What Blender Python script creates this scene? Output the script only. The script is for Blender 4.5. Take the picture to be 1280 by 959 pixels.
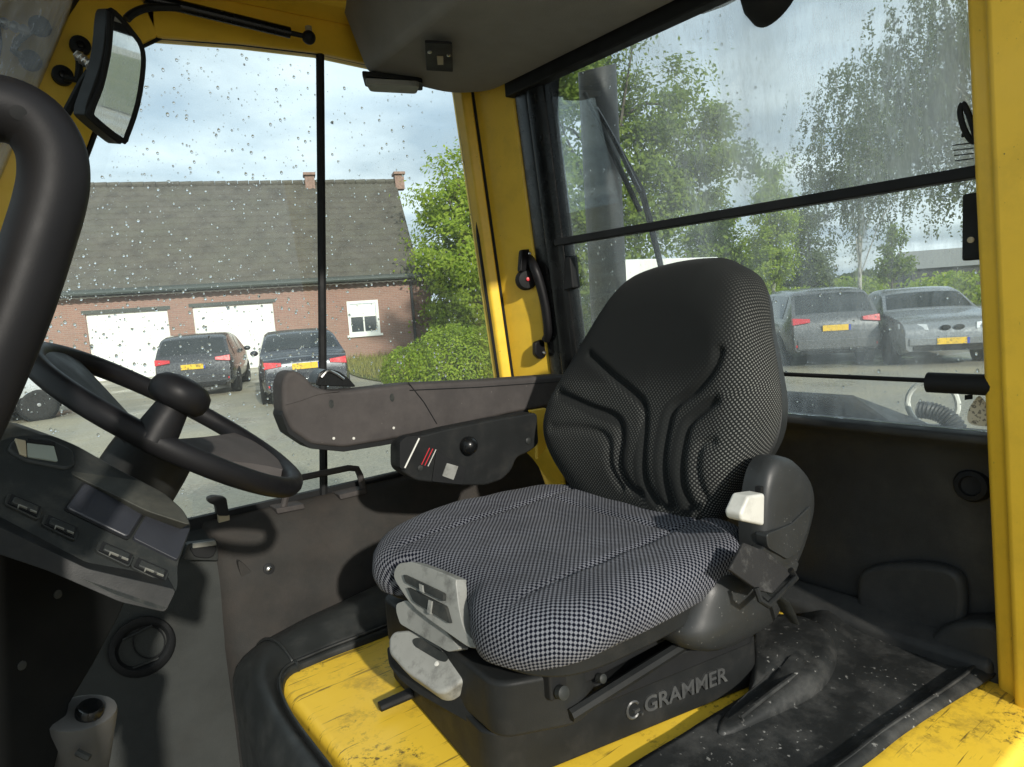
import bpy, bmesh, math, random
from mathutils import Vector as V, Matrix
import numpy as np
R = math.radians
random.seed(7)
rng = np.random.default_rng(7)
for o in list(bpy.data.objects): bpy.data.objects.remove(o)
scene = bpy.context.scene
COL = scene.collection

# ------------------------------------------------------------------ camera
F, CX, CY = 850.0, 640.0, 479.5            # focal length in photo pixels, photo centre
EYE = V((0, 0, 1.7))
_a, _p, _t = R(37.2), R(-6.76), R(3.9)     # yaw, pitch, roll
_f = V((math.sin(_a)*math.cos(_p), math.cos(_a)*math.cos(_p), math.sin(_p)))
_r0 = V((math.cos(_a), -math.sin(_a), 0)); _u0 = _r0.cross(_f)
_r = _r0*math.cos(_t) - _u0*math.sin(_t); _u = _u0*math.cos(_t) + _r0*math.sin(_t)
cam = bpy.data.cameras.new('camera'); cam.lens = 36*F/1280; cam.sensor_width = 36
cam.clip_start = 0.02; cam.clip_end = 3000
cam_o = bpy.data.objects.new('camera', cam); COL.objects.link(cam_o)
m3 = Matrix((_r, _u, -_f)).transposed()
cam_o.matrix_world = Matrix.Translation(EYE) @ m3.to_4x4()
scene.camera = cam_o

# ------------------------------------------------------------------ sky, sun, exposure
SUN_DIR = V((-0.22, -1.0, 0.45)).normalized()     # towards the sun
sun_el = math.asin(SUN_DIR.z); sun_az = math.atan2(SUN_DIR.x, SUN_DIR.y)
world = bpy.data.worlds.new('World'); scene.world = world; world.use_nodes = True
nt = world.node_tree; N = nt.nodes; L = nt.links; N.clear()
wo = N.new('ShaderNodeOutputWorld'); bg = N.new('ShaderNodeBackground')
sky = N.new('ShaderNodeTexSky'); sky.sky_type = 'NISHITA'; sky.sun_disc = False
sky.sun_elevation = sun_el; sky.sun_rotation = sun_az; sky.air_density = 1.0; sky.dust_density = 1.5
tc = N.new('ShaderNodeTexCoord'); sep = N.new('ShaderNodeSeparateXYZ'); L.new(tc.outputs['Generated'], sep.inputs[0])
def wmath(op, a, b=None, clamp=False):
    n = N.new('ShaderNodeMath'); n.operation = op; n.use_clamp = clamp
    for i, v in enumerate((a, b)):
        if v is None: continue
        if isinstance(v, (int, float)): n.inputs[i].default_value = v
        else: L.new(v, n.inputs[i])
    return n.outputs[0]
zz = wmath('ADD', wmath('MAXIMUM', sep.outputs[2], 0.0), 0.16)
cmb = N.new('ShaderNodeCombineXYZ'); L.new(wmath('DIVIDE', sep.outputs[0], zz), cmb.inputs[0]); L.new(wmath('DIVIDE', sep.outputs[1], zz), cmb.inputs[1])
cn = N.new('ShaderNodeTexNoise'); cn.inputs['Scale'].default_value = 0.9; cn.inputs['Detail'].default_value = 7; cn.inputs['Roughness'].default_value = 0.55; cn.inputs['Distortion'].default_value = 0.4
L.new(cmb.outputs[0], cn.inputs['Vector'])
cr = N.new('ShaderNodeValToRGB'); cr.color_ramp.elements[0].position = 0.36; cr.color_ramp.elements[1].position = 0.58
cr.color_ramp.elements[0].color = (0.78, 0.78, 0.78, 1); L.new(cn.outputs[0], cr.inputs[0])
cn2 = N.new('ShaderNodeTexNoise'); cn2.inputs['Scale'].default_value = 1.7; cn2.inputs['Detail'].default_value = 6
L.new(cmb.outputs[0], cn2.inputs['Vector'])
cc = N.new('ShaderNodeValToRGB'); cc.color_ramp.elements[0].position = 0.35; cc.color_ramp.elements[1].position = 0.65
cc.color_ramp.elements[0].color = (2.9, 3.5, 4.05, 1); cc.color_ramp.elements[1].color = (5.8, 6.4, 6.7, 1); L.new(cn2.outputs[0], cc.inputs[0])
mx = N.new('ShaderNodeMixRGB'); L.new(cr.outputs[0], mx.inputs[0]); L.new(sky.outputs[0], mx.inputs[1]); L.new(cc.outputs[0], mx.inputs[2])
L.new(mx.outputs[0], bg.inputs[0]); bg.inputs[1].default_value = 0.14; L.new(bg.outputs[0], wo.inputs[0])
sun = bpy.data.lights.new('sun', 'SUN'); sun.energy = 3.2; sun.angle = R(1.5); sun.color = (1, 0.94, 0.84)
sun_o = bpy.data.objects.new('sun', sun); COL.objects.link(sun_o)
sun_o.rotation_euler = (-SUN_DIR).to_track_quat('-Z', 'Y').to_euler()
scene.view_settings.view_transform = 'Standard'; scene.view_settings.look = 'None'
scene.view_settings.gamma = 1.0; scene.view_settings.exposure = 0.58
scene.view_settings.use_curve_mapping = False
try:
    scene.cycles.transparent_max_bounces = 24; scene.cycles.max_bounces = 10; scene.cycles.diffuse_bounces = 5
    scene.cycles.caustics_refractive = False; scene.cycles.caustics_reflective = False
except Exception: pass

# ------------------------------------------------------------------ helpers
def at(x, y, X=None, Y=None, Z=None, d=None, pl=None):
    v = _f + _r*((x-CX)/F) - _u*((y-CY)/F)
    if X is not None: k = (X-EYE.x)/v.x
    elif Y is not None: k = (Y-EYE.y)/v.y
    elif Z is not None: k = (Z-EYE.z)/v.z
    elif pl is not None: k = (pl[0]-EYE).dot(pl[1])/v.dot(pl[1])
    else: k = d
    return EYE + v*k
def ats(pts, **kw): return [at(x, y, **kw) for x, y in pts]

def smooth_closed(pts, n=6):
    out = []; m = len(pts)
    for i in range(m):
        p0, p1, p2, p3 = pts[i-1], pts[i], pts[(i+1) % m], pts[(i+2) % m]
        for k in range(n):
            t = k/n
            out.append(0.5*((2*p1) + (p2-p0)*t + (2*p0-5*p1+4*p2-p3)*t*t + (3*p1-p0-3*p2+p3)*t*t*t))
    return out
def smooth_open(pts, n=6):
    out = []; m = len(pts)
    for i in range(m-1):
        p0 = pts[max(i-1, 0)]; p1 = pts[i]; p2 = pts[i+1]; p3 = pts[min(i+2, m-1)]
        for k in range(n):
            t = k/n
            out.append(0.5*((2*p1) + (p2-p0)*t + (2*p0-5*p1+4*p2-p3)*t*t + (3*p1-p0-3*p2+p3)*t*t*t))
    out.append(pts[-1]); return out
def fillet(pts, r, n=4):
    out = []; m = len(pts)
    for i in range(m):
        a, b, c = pts[i-1], pts[i], pts[(i+1) % m]
        u = (a-b); w = (c-b); rr = min(r, u.length*0.45, w.length*0.45)
        s = b + u.normalized()*rr; e = b + w.normalized()*rr
        for k in range(n+1):
            t = k/n
            out.append(s*(1-t)**2 + b*2*t*(1-t) + e*t*t)
    return out

class MB:
    def __init__(s): s.v = []; s.f = []; s.uv = None
    def add(s, vs, fs):
        b = len(s.v); s.v += [V(p) for p in vs]; s.f += [tuple(i+b for i in f) for f in fs]; return s
    def box(s, c, size, rot=None):
        c = V(c); h = V(size)/2; vs = []
        for x in (-1, 1):
            for y in (-1, 1):
                for z in (-1, 1):
                    p = V((x*h.x, y*h.y, z*h.z))
                    if rot is not None: p = rot @ p
                    vs.append(c+p)
        return s.add(vs, [(0,1,3,2), (4,6,7,5), (0,4,5,1), (2,3,7,6), (0,2,6,4), (1,5,7,3)])
    def prism(s, pts, vec):
        pts = [V(p) for p in pts]; vec = V(vec); m = len(pts)
        nrm = V((0,0,0))
        for i in range(m): nrm += pts[i].cross(pts[(i+1) % m])
        if nrm.dot(vec) > 0: pts = pts[::-1]
        vs = pts + [p+vec for p in pts]
        fs = [tuple(range(m)), tuple(range(2*m-1, m-1, -1))]
        fs += [(i, i+m, (i+1) % m + m, (i+1) % m) for i in range(m)]
        return s.add(vs, fs)
    def tube(s, path, r, n=10, cap=True, flat=1.0):
        path = [V(p) for p in path]; m = len(path); rs = r if isinstance(r, (list, tuple)) else [r]*m
        vs = []; up = None
        for i, p in enumerate(path):
            t = (path[min(i+1, m-1)] - path[max(i-1, 0)]).normalized()
            if up is None: up = t.orthogonal().normalized() if abs(t.z) > 0.9 else V((0,0,1))
            x = t.cross(up).normalized(); y = x.cross(t).normalized(); up = y
            for k in range(n):
                a = 2*math.pi*k/n
                vs.append(p + x*(math.cos(a)*rs[i]) + y*(math.sin(a)*rs[i]*flat))
        fs = []
        for i in range(m-1):
            for k in range(n):
                fs.append((i*n+k, (i+1)*n+k, (i+1)*n+(k+1) % n, i*n+(k+1) % n))
        if cap: fs += [tuple(range(n)), tuple(range(m*n-1, (m-1)*n-1, -1))]
        return s.add(vs, fs)
    def lathe(s, o, axis, prof, n=24, sx=1.0, xdir=None):
        o = V(o); ax = V(axis).normalized(); x = V(xdir).normalized() if xdir is not None else ax.orthogonal().normalized()
        x = (x - ax*x.dot(ax)).normalized(); y = ax.cross(x); vs = []; m = len(prof)
        for r, h in prof:
            for k in range(n):
                a = 2*math.pi*k/n; vs.append(o + ax*h + x*(math.cos(a)*r*sx) + y*(math.sin(a)*r))
        fs = []
        for i in range(m-1):
            for k in range(n):
                fs.append((i*n+k, i*n+(k+1) % n, (i+1)*n+(k+1) % n, (i+1)*n+k))
        fs += [tuple(range(n-1, -1, -1)), tuple(range((m-1)*n, m*n))]
        return s.add(vs, fs)
    def ball(s, c, rad, n=16, m=8, rot=None):
        c = V(c); rad = V(rad) if not isinstance(rad, (int, float)) else V((rad,)*3); vs = []; fs = []
        for i in range(1, m):
            t = math.pi*i/m
            for k in range(n):
                a = 2*math.pi*k/n; p = V((rad.x*math.sin(t)*math.cos(a), rad.y*math.sin(t)*math.sin(a), rad.z*math.cos(t)))
                if rot is not None: p = rot @ p
                vs.append(c+p)
        top = len(vs); e = V((0, 0, rad.z)); e = rot @ e if rot is not None else e
        vs += [c+e, c-e]
        for i in range(m-2):
            for k in range(n): fs.append((i*n+k, (i+1)*n+k, (i+1)*n+(k+1) % n, i*n+(k+1) % n))
        for k in range(n):
            fs.append((top, k, (k+1) % n)); fs.append((top+1, (m-2)*n+(k+1) % n, (m-2)*n+k))
        return s.add(vs, fs)
    def grid(s, rows, wrap=False):
        nr, nc = len(rows), len(rows[0]); vs = [p for r in rows for p in r]; fs = []
        for i in range(nr-1):
            for k in range(nc if wrap else nc-1):
                fs.append((i*nc+k, i*nc+(k+1) % nc, (i+1)*nc+(k+1) % nc, (i+1)*nc+k))
        return s.add(vs, fs)
    def build(s, name, mat, parent=None, bevel=0, seg=3, angle=38, smooth=True, solid=0, local=False, kind=None):
        me = bpy.data.meshes.new(name); off = V((0,0,0))
        if parent is not None and not local: off = parent.get('_o_vec') and V(parent['_o_vec']) or V((0,0,0))
        me.from_pydata([tuple(p-off) for p in s.v], [], s.f); me.update()
        bm = bmesh.new(); bm.from_mesh(me); bmesh.ops.recalc_face_normals(bm, faces=bm.faces); bm.to_mesh(me); bm.free()
        if smooth:
            me.shade_smooth()
            if not bevel: me.set_sharp_from_angle(angle=R(angle))
        o = bpy.data.objects.new(name, me); COL.objects.link(o)
        if mat is not None: me.materials.append(mat)
        if parent is not None:
            o.parent = parent; o['_o_vec'] = tuple(off)
        if solid:
            md = o.modifiers.new('solid', 'SOLIDIFY'); md.thickness = solid; md.offset = 0
        if bevel:
            md = o.modifiers.new('bevel', 'BEVEL'); md.width = bevel; md.segments = seg; md.limit_method = 'ANGLE'; md.angle_limit = R(angle); md.harden_normals = True
        if kind: o['kind'] = kind
        return o
def tag(o, label, cat, group=None):
    o['label'] = label; o['category'] = cat
    if group: o['group'] = group
    return o
def thing(name, label, cat, loc=(0,0,0), rz=0, group=None):
    o = bpy.data.objects.new(name, None); COL.objects.link(o); o.empty_display_size = 0.1
    o.location = loc; o.rotation_euler = (0, 0, rz); o['_o_vec'] = tuple(loc)
    return tag(o, label, cat, group)
def struct(o): o['kind'] = 'structure'; return o

# ------------------------------------------------------------------ materials
def newmat(name):
    m = bpy.data.materials.new(name); m.use_nodes = True; t = m.node_tree
    return m, t, t.nodes, t.links, t.nodes['Principled BSDF']
def noise(n, l, vec, scale, detail=4, rough=0.55):
    x = n.new('ShaderNodeTexNoise'); x.inputs['Scale'].default_value = scale; x.inputs['Detail'].default_value = detail; x.inputs['Roughness'].default_value = rough
    l.new(vec, x.inputs['Vector']); return x.outputs[0]
def ramp(n, l, val, p0, p1, c0=(0,0,0,1), c1=(1,1,1,1)):
    x = n.new('ShaderNodeValToRGB'); x.color_ramp.elements[0].position = p0; x.color_ramp.elements[1].position = p1
    x.color_ramp.elements[0].color = c0; x.color_ramp.elements[1].color = c1; l.new(val, x.inputs[0]); return x.outputs[0]
def mixc(n, l, fac, a, b, mode='MIX'):
    x = n.new('ShaderNodeMixRGB'); x.blend_type = mode
    for i, v in enumerate((fac, a, b)):
        if isinstance(v, (int, float)): x.inputs[i].default_value = v if i == 0 else (v, v, v, 1)
        elif isinstance(v, tuple): x.inputs[i].default_value = (*v[:3], 1)
        else: l.new(v, x.inputs[i])
    return x.outputs[0]
def mth(n, l, op, a, b=None):
    x = n.new('ShaderNodeMath'); x.operation = op
    for i, v in enumerate((a, b)):
        if v is None: continue
        if isinstance(v, (int, float)): x.inputs[i].default_value = v
        else: l.new(v, x.inputs[i])
    return x.outputs[0]
def bump(n, l, h, strength, dist, b):
    x = n.new('ShaderNodeBump'); x.inputs['Strength'].default_value = strength; x.inputs['Distance'].default_value = dist
    l.new(h, x.inputs['Height']); l.new(x.outputs[0], b.inputs['Normal']); return x
def pmat(name, col, rough=0.5, metal=0, var=0.15, vscale=8, grain=0, gscale=900, gdist=0.0006, dust=None, dscale=14, dlim=(0.5, 0.75), specks=None, coat=0, spec=0.5):
    m, t, n, l, b = newmat(name)
    tcn = n.new('ShaderNodeTexCoord'); vec = tcn.outputs['Object']
    b.inputs['Roughness'].default_value = rough; b.inputs['Metallic'].default_value = metal
    b.inputs['Coat Weight'].default_value = coat; b.inputs['Specular IOR Level'].default_value = spec
    nz = noise(n, l, vec, vscale, 6, 0.6)
    lo = tuple(c*(1-var) for c in col); hi = tuple(min(1, c*(1+var)) for c in col)
    c = mixc(n, l, ramp(n, l, nz, 0.3, 0.7), lo, hi)
    if dust:
        dn = noise(n, l, vec, dscale, 8, 0.7)
        f = ramp(n, l, dn, dlim[0], dlim[1]); c = mixc(n, l, mth(n, l, 'MULTIPLY', f, dust[3]), c, dust[:3])
    if specks:
        sn = noise(n, l, vec, specks[4], 3, 0.5); s2 = noise(n, l, vec, 9, 3, 0.5)
        f = mth(n, l, 'MULTIPLY', ramp(n, l, sn, specks[5], specks[5]+0.05), ramp(n, l, s2, 0.42, 0.62))
        c = mixc(n, l, mth(n, l, 'MULTIPLY', f, specks[3]), c, specks[:3])
    l.new(c, b.inputs['Base Color'])
    rv = ramp(n, l, noise(n, l, vec, vscale*2.3, 5), 0.3, 0.7, (max(rough-0.1, 0.02),)*3+(1,), (min(1, rough+0.12),)*3+(1,)); l.new(rv, b.inputs['Roughness'])
    if grain:
        bump(n, l, noise(n, l, vec, gscale, 2), grain, gdist, b)
    return m
YEL = (0.82, 0.535, 0.045)
M = {}
M['yellow'] = pmat('yellow_paint', YEL, 0.42, var=0.08, vscale=5, dust=(0.36, 0.25, 0.03, 0.4), dscale=9, dlim=(0.5, 0.8), specks=(0.03, 0.025, 0.02, 0.85, 160, 0.70))
M['black'] = pmat('black_plastic', (0.013, 0.0142, 0.0145), 0.5, var=0.25, grain=0.25, gscale=700, dust=(0.045, 0.042, 0.037, 0.3), dscale=18, spec=.15)
M['dark'] = pmat('black_rubber', (0.009, 0.0098, 0.0105), 0.65, var=0.2, spec=.22)
M['gloss'] = pmat('gloss_black', (0.006, 0.0066, 0.007), 0.25, var=0.2, spec=.3)
M['panel'] = pmat('moulded_panel', (0.028, 0.0275, 0.026), 0.8, var=0.15, grain=0.5, gscale=420, gdist=0.001, spec=.12, dust=(0.062, 0.05, 0.042, 0.5), dscale=7, dlim=(0.4, 0.8))
M['footwell'] = pmat('footwell_moulding', (0.036, 0.039, 0.0375), 0.85, var=0.15, grain=0.6, gscale=420, gdist=0.001, spec=.15, dust=(0.045, 0.0445, 0.04, 0.5), dscale=9)
M['rearpanel'] = pmat('rear_moulding', (0.026, 0.0278, 0.028), 0.6, var=0.25, spec=.35, grain=0.4, gscale=420, gdist=0.001, dust=(0.09, 0.085, 0.075, 0.35), dscale=6)
M['arm'] = pmat('dusty_armrest', (0.048, 0.044, 0.043), 0.68, spec=.15, var=0.18, grain=0.35, gscale=600, dust=(0.088, 0.079, 0.075, 0.6), dscale=11, dlim=(0.42, 0.8), specks=(0.22, 0.20, 0.18, 0.5, 120, 0.72))
M['headliner'] = pmat('roof_lining_cloth', (0.24, 0.237, 0.225), 0.95, var=0.18, vscale=4, grain=0.6, gscale=500, gdist=0.0012)
M['dash'] = pmat('console_plastic', (0.022, 0.0245, 0.024), 0.5, spec=.2, var=0.2, grain=0.25, gscale=600, dust=(0.10, 0.095, 0.08, 0.45), dscale=16)
M['dashdark'] = pmat('console_cover', (0.022, 0.024, 0.030), 0.45, var=0.15, grain=0.2, gscale=800)
M['switch'] = pmat('switch_grey', (0.16, 0.16, 0.14), 0.5, var=0.2)
M['grey'] = pmat('grey_lever_plastic', (0.22, 0.225, 0.21), 0.5, var=0.15, grain=0.2, gscale=500, dust=(0.06, 0.06, 0.055, 0.75), dscale=26, dlim=(0.52, 0.7))
M['lightgrey'] = pmat('pale_grey_plastic', (0.52, 0.52, 0.48), 0.5, var=0.1, dust=(0.3, 0.29, 0.26, 0.6), dscale=30)
M['metal'] = pmat('bright_steel', (0.6, 0.6, 0.58), 0.3, metal=1, var=0.1)
M['tan'] = pmat('tan_plastic', (0.35, 0.30, 0.20), 0.5)
M['white'] = pmat('white_paint', (0.78, 0.78, 0.74), 0.5, var=0.04)
M['red'] = pmat('red_plastic', (0.5, 0.03, 0.04), 0.4)
M['tube'] = pmat('grab_rail_foam', (0.007, 0.007, 0.008), 0.48, spec=.18, var=0.2, grain=0.15, gscale=900, gdist=.0003)
M['mat'] = pmat('worn_vinyl_mat', (0.018, 0.0195, 0.0195), 0.55, spec=.2, var=0.3, vscale=10, grain=0.35, gscale=500, dust=(0.10, 0.10, 0.095, 0.7), dscale=12, dlim=(0.48, 0.80), specks=(0.36, 0.36, 0.34, 0.7, 100, 0.66))
M['vinyl'] = pmat('black_vinyl', (0.016, 0.018, 0.018), 0.42, spec=.35, var=0.2, grain=0.3, gscale=420, dust=(0.07, 0.07, 0.065, 0.4), dscale=12)
M['belt'] = pmat('seat_belt_webbing', (0.018, 0.018, 0.018), 0.75, spec=.2, var=0.2, grain=0.6, gscale=600, gdist=0.001, dust=(0.16, 0.16, 0.15, 0.5), dscale=25)
M['shell'] = pmat('seat_shell_plastic', (0.021, 0.023, 0.0235), 0.45, spec=.35, var=0.2, grain=0.25, gscale=800, specks=(0.5, 0.5, 0.48, 0.6, 260, 0.70))

def fabric(name, dark, light, period, mask=False, duty=0.0):
    m, t, n, l, b = newmat(name)
    uv = n.new('ShaderNodeUVMap').outputs[0]
    sp = n.new('ShaderNodeSeparateXYZ'); l.new(uv, sp.inputs[0])
    k = 2*math.pi/period
    a = mth(n, l, 'SINE', mth(n, l, 'MULTIPLY', sp.outputs[0], k)); c = mth(n, l, 'SINE', mth(n, l, 'MULTIPLY', sp.outputs[1], k))
    pr = mth(n, l, 'MULTIPLY', a, c)
    f = ramp(n, l, mth(n, l, 'ADD', mth(n, l, 'MULTIPLY', pr, 0.5), 0.5), 0.45+duty, 0.55+duty)
    tcn = n.new('ShaderNodeTexCoord'); fine = noise(n, l, tcn.outputs['Object'], 1400, 2)
    big = noise(n, l, tcn.outputs['Object'], 9, 5)
    lc = mixc(n, l, ramp(n, l, big, 0.35, 0.7), light, tuple(x*0.72 for x in light))
    lc = mixc(n, l, 0.5, lc, fine, 'MULTIPLY')
    if mask:
        at_ = n.new('ShaderNodeAttribute'); at_.attribute_name = 'dots'
        f = mth(n, l, 'MULTIPLY', f, at_.outputs['Fac'])
    col = mixc(n, l, f, dark, lc); l.new(col, b.inputs['Base Color'])
    b.inputs['Roughness'].default_value = 0.9; b.inputs['Sheen Weight'].default_value = 0.03; b.inputs['Specular IOR Level'].default_value = 0.06
    h = mth(n, l, 'ADD', mth(n, l, 'MULTIPLY', f, 0.6), mth(n, l, 'MULTIPLY', fine, 0.5))
    bump(n, l, h, 0.5, 0.0012, b); return m
M['check'] = fabric('check_seat_cloth', (0.0045, 0.0055, 0.011), (0.205, 0.215, 0.245), 0.0093)
M['dots'] = fabric('dotted_back_cloth', (0.0135, 0.015, 0.015), (0.21, 0.215, 0.20), 0.0085, mask=True, duty=0.17)

def glass(name, film=0.03, streak=0.10, tint=(0.93, 0.97, 0.96), scale=3, vert=False, mask=None):
    m, t, n, l, b = newmat(name); n.remove(b)
    out = n['Material Output']; tcn = n.new('ShaderNodeTexCoord'); vec = tcn.outputs['Object']
    if vert:
        mp = n.new('ShaderNodeMapping'); mp.inputs['Scale'].default_value = (1, 3.0, 0.6); l.new(vec, mp.inputs[0]); vec = mp.outputs[0]
    tr = n.new('ShaderNodeBsdfTransparent'); tr.inputs[0].default_value = (*tint, 1)
    gl = n.new('ShaderNodeBsdfGlossy'); gl.inputs['Roughness'].default_value = 0.01
    df = n.new('ShaderNodeBsdfDiffuse'); df.inputs[0].default_value = (0.85, 0.88, 0.88, 1)
    tl = n.new('ShaderNodeBsdfTranslucent'); tl.inputs[0].default_value = (0.92, 0.95, 0.95, 1)
    dm = n.new('ShaderNodeMixShader'); dm.inputs[0].default_value = 0.8; l.new(df.outputs[0], dm.inputs[1]); l.new(tl.outputs[0], dm.inputs[2])
    fz = ramp(n, l, noise(n, l, vec, scale, 7, 0.65), 0.35, 0.75)
    fine = ramp(n, l, noise(n, l, vec, 60, 3, 0.6), 0.5, 0.75)
    fac = mth(n, l, 'ADD', mth(n, l, 'MULTIPLY', fz, streak), mth(n, l, 'ADD', film, mth(n, l, 'MULTIPLY', fine, film)))
    if mask:                       # the steamed-up part of the pane (object coordinates across the pane)
        sx_ = n.new('ShaderNodeSeparateXYZ'); l.new(tcn.outputs['Object'], sx_.inputs[0])
        wv = mth(n, l, 'ADD', sx_.outputs[1], mth(n, l, 'MULTIPLY', mth(n, l, 'SUBTRACT', noise(n, l, tcn.outputs['Object'], 3.5, 4), .5), .22))
        mr = n.new('ShaderNodeMapRange'); mr.inputs[1].default_value = mask[0]; mr.inputs[2].default_value = mask[1]; mr.inputs[3].default_value = mask[2]; mr.inputs[4].default_value = 1.0; l.new(wv, mr.inputs[0])
        fac = mth(n, l, 'MULTIPLY', fac, mr.outputs[0])
    m1 = n.new('ShaderNodeMixShader'); l.new(fac, m1.inputs[0]); l.new(tr.outputs[0], m1.inputs[1]); l.new(dm.outputs[0], m1.inputs[2])
    lw = n.new('ShaderNodeFresnel'); lw.inputs[0].default_value = 1.35
    m2 = n.new('ShaderNodeMixShader'); l.new(lw.outputs[0], m2.inputs[0]); l.new(m1.outputs[0], m2.inputs[1]); l.new(gl.outputs[0], m2.inputs[2])
    l.new(m2.outputs[0], out.inputs[0]); return m
M['glass_side'] = glass('side_glass', 0.015, 0.035)
M['glass_rear'] = glass('steamed_rear_glass', 0.12, 0.32, scale=2.6, vert=True, mask=(.20, -.10, .08))
M['glass_low'] = glass('wet_rear_glass', 0.07, 0.24, scale=5, vert=True, mask=(.22, -.05, .3))
M['glass_front'] = glass('wet_windscreen', 0.12, 0.3, scale=12)
mm, t_, n_, l_, b_ = newmat('mirror_glass'); b_.inputs['Metallic'].default_value = 1; b_.inputs['Roughness'].default_value = 0.02; b_.inputs['Base Color'].default_value = (0.8, 0.82, 0.82, 1); M['mirror'] = mm
mm, t_, n_, l_, b_ = newmat('rain_water'); b_.inputs['Transmission Weight'].default_value = 1; b_.inputs['Roughness'].default_value = 0.0; b_.inputs['IOR'].default_value = 1.33; b_.inputs['Base Color'].default_value = (1, 1, 1, 1); M['drop'] = mm
# ------------------------------------------------------------------ ground and far land
def plain_ground():
    m, t, n, l, b = newmat('wet_gravel_yard'); tcn = n.new('ShaderNodeTexCoord'); vec = tcn.outputs['Object']
    a = ramp(n, l, noise(n, l, vec, 0.35, 6, 0.6), 0.35, 0.65)
    c = mixc(n, l, a, (0.46, 0.405, 0.28), (0.31, 0.295, 0.245))
    f = ramp(n, l, noise(n, l, vec, 26, 4, 0.7), 0.3, 0.7); c = mixc(n, l, 0.45, c, f, 'MULTIPLY')
    sp = ramp(n, l, noise(n, l, vec, 9, 3, 0.6), 0.60, 0.72); c = mixc(n, l, mth(n, l, 'MULTIPLY', sp, 0.5), c, (0.47, 0.44, 0.35))
    l.new(c, b.inputs['Base Color']); l.new(ramp(n, l, noise(n, l, vec, 0.5, 4), 0.35, 0.6, (0.16,)*3+(1,), (0.8,)*3+(1,)), b.inputs['Roughness'])
    bump(n, l, noise(n, l, vec, 30, 5, 0.7), 0.6, 0.03, b); return m
def grass_mat(name, a, b2, sc=1.2):
    m, t, n, l, b = newmat(name); tcn = n.new('ShaderNodeTexCoord'); vec = tcn.outputs['Object']
    c = mixc(n, l, ramp(n, l, noise(n, l, vec, sc, 7, 0.7), 0.35, 0.65), a, b2); l.new(c, b.inputs['Base Color']); b.inputs['Roughness'].default_value = 0.9
    bump(n, l, noise(n, l, vec, 12, 5, 0.7), 1.0, 0.1, b); return m
g = MB(); S = 900
g.add([(-S, -S, 0), (S, -S, 0), (S, S, 0), (-S, S, 0)], [(0, 1, 2, 3)])
struct(g.build('ground', plain_ground()))
M['grass'] = grass_mat('grass', (0.10, 0.13, 0.025), (0.20, 0.19, 0.06))
M['field'] = grass_mat('field_grass', (0.075, 0.10, 0.03), (0.16, 0.16, 0.06), 0.2)
g = MB(); g.add([(24, -60, 0.05), (400, -160, 0.05), (700, 300, 0.05), (60, 60, 0.05), (26, 24, 0.05)], [(0, 1, 2, 3, 4)])
struct(g.build('field', M['field']))
vg = smooth_closed(ats([(423, 452), (470, 441), (560, 438), (660, 440), (660, 478), (560, 482), (490, 478), (440, 468)], Z=0.03), 4)
g = MB(); g.prism(vg, (0, 0, -.02)); struct(g.build('grass_verge', M['grass']))
vp = np.array([(p.x, p.y) for p in vg]); lo_b, hi_b = vp.min(0), vp.max(0); bl_v = []; bl_f = []
def inside(q):
    c = False; m_ = len(vp)
    for a in range(m_):
        x0, y0 = vp[a]; x1, y1 = vp[a-1]
        if (y0 > q[1]) != (y1 > q[1]) and q[0] < (x1-x0)*(q[1]-y0)/(y1-y0)+x0: c = not c
    return c
for _ in range(9000):
    q = lo_b + rng.random(2)*(hi_b-lo_b)
    if not inside(q): continue
    h_ = .10 + .28*rng.random()**2; a = rng.random()*6.28; w_ = .012; le = rng.normal(size=2)*.07; k_ = len(bl_v)
    bl_v += [(q[0]-w_*math.cos(a), q[1]-w_*math.sin(a), .03), (q[0]+w_*math.cos(a), q[1]+w_*math.sin(a), .03), (q[0]+le[0], q[1]+le[1], .03+h_)]; bl_f.append((k_, k_+1, k_+2))
g = MB(); g.add(bl_v, bl_f); go = g.build('long_grass', grass_mat('dry_grass_blades', (0.20, 0.22, 0.04), (0.34, 0.30, 0.10), 4), smooth=False); go['kind'] = 'stuff'; tag(go, 'yellowish long grass on the verge before the barn', 'grass')

# ------------------------------------------------------------------ loader cab shell
RX = lambda z, x0=1.30: x0 - 0.09*(z-1.43)          # the rear plane leans forward towards the roof
cab = thing('loader_cab', 'yellow loader cab with side window, rear window and black trim round the seat', 'cab', (0.7, 1.05, 0.6))
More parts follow.
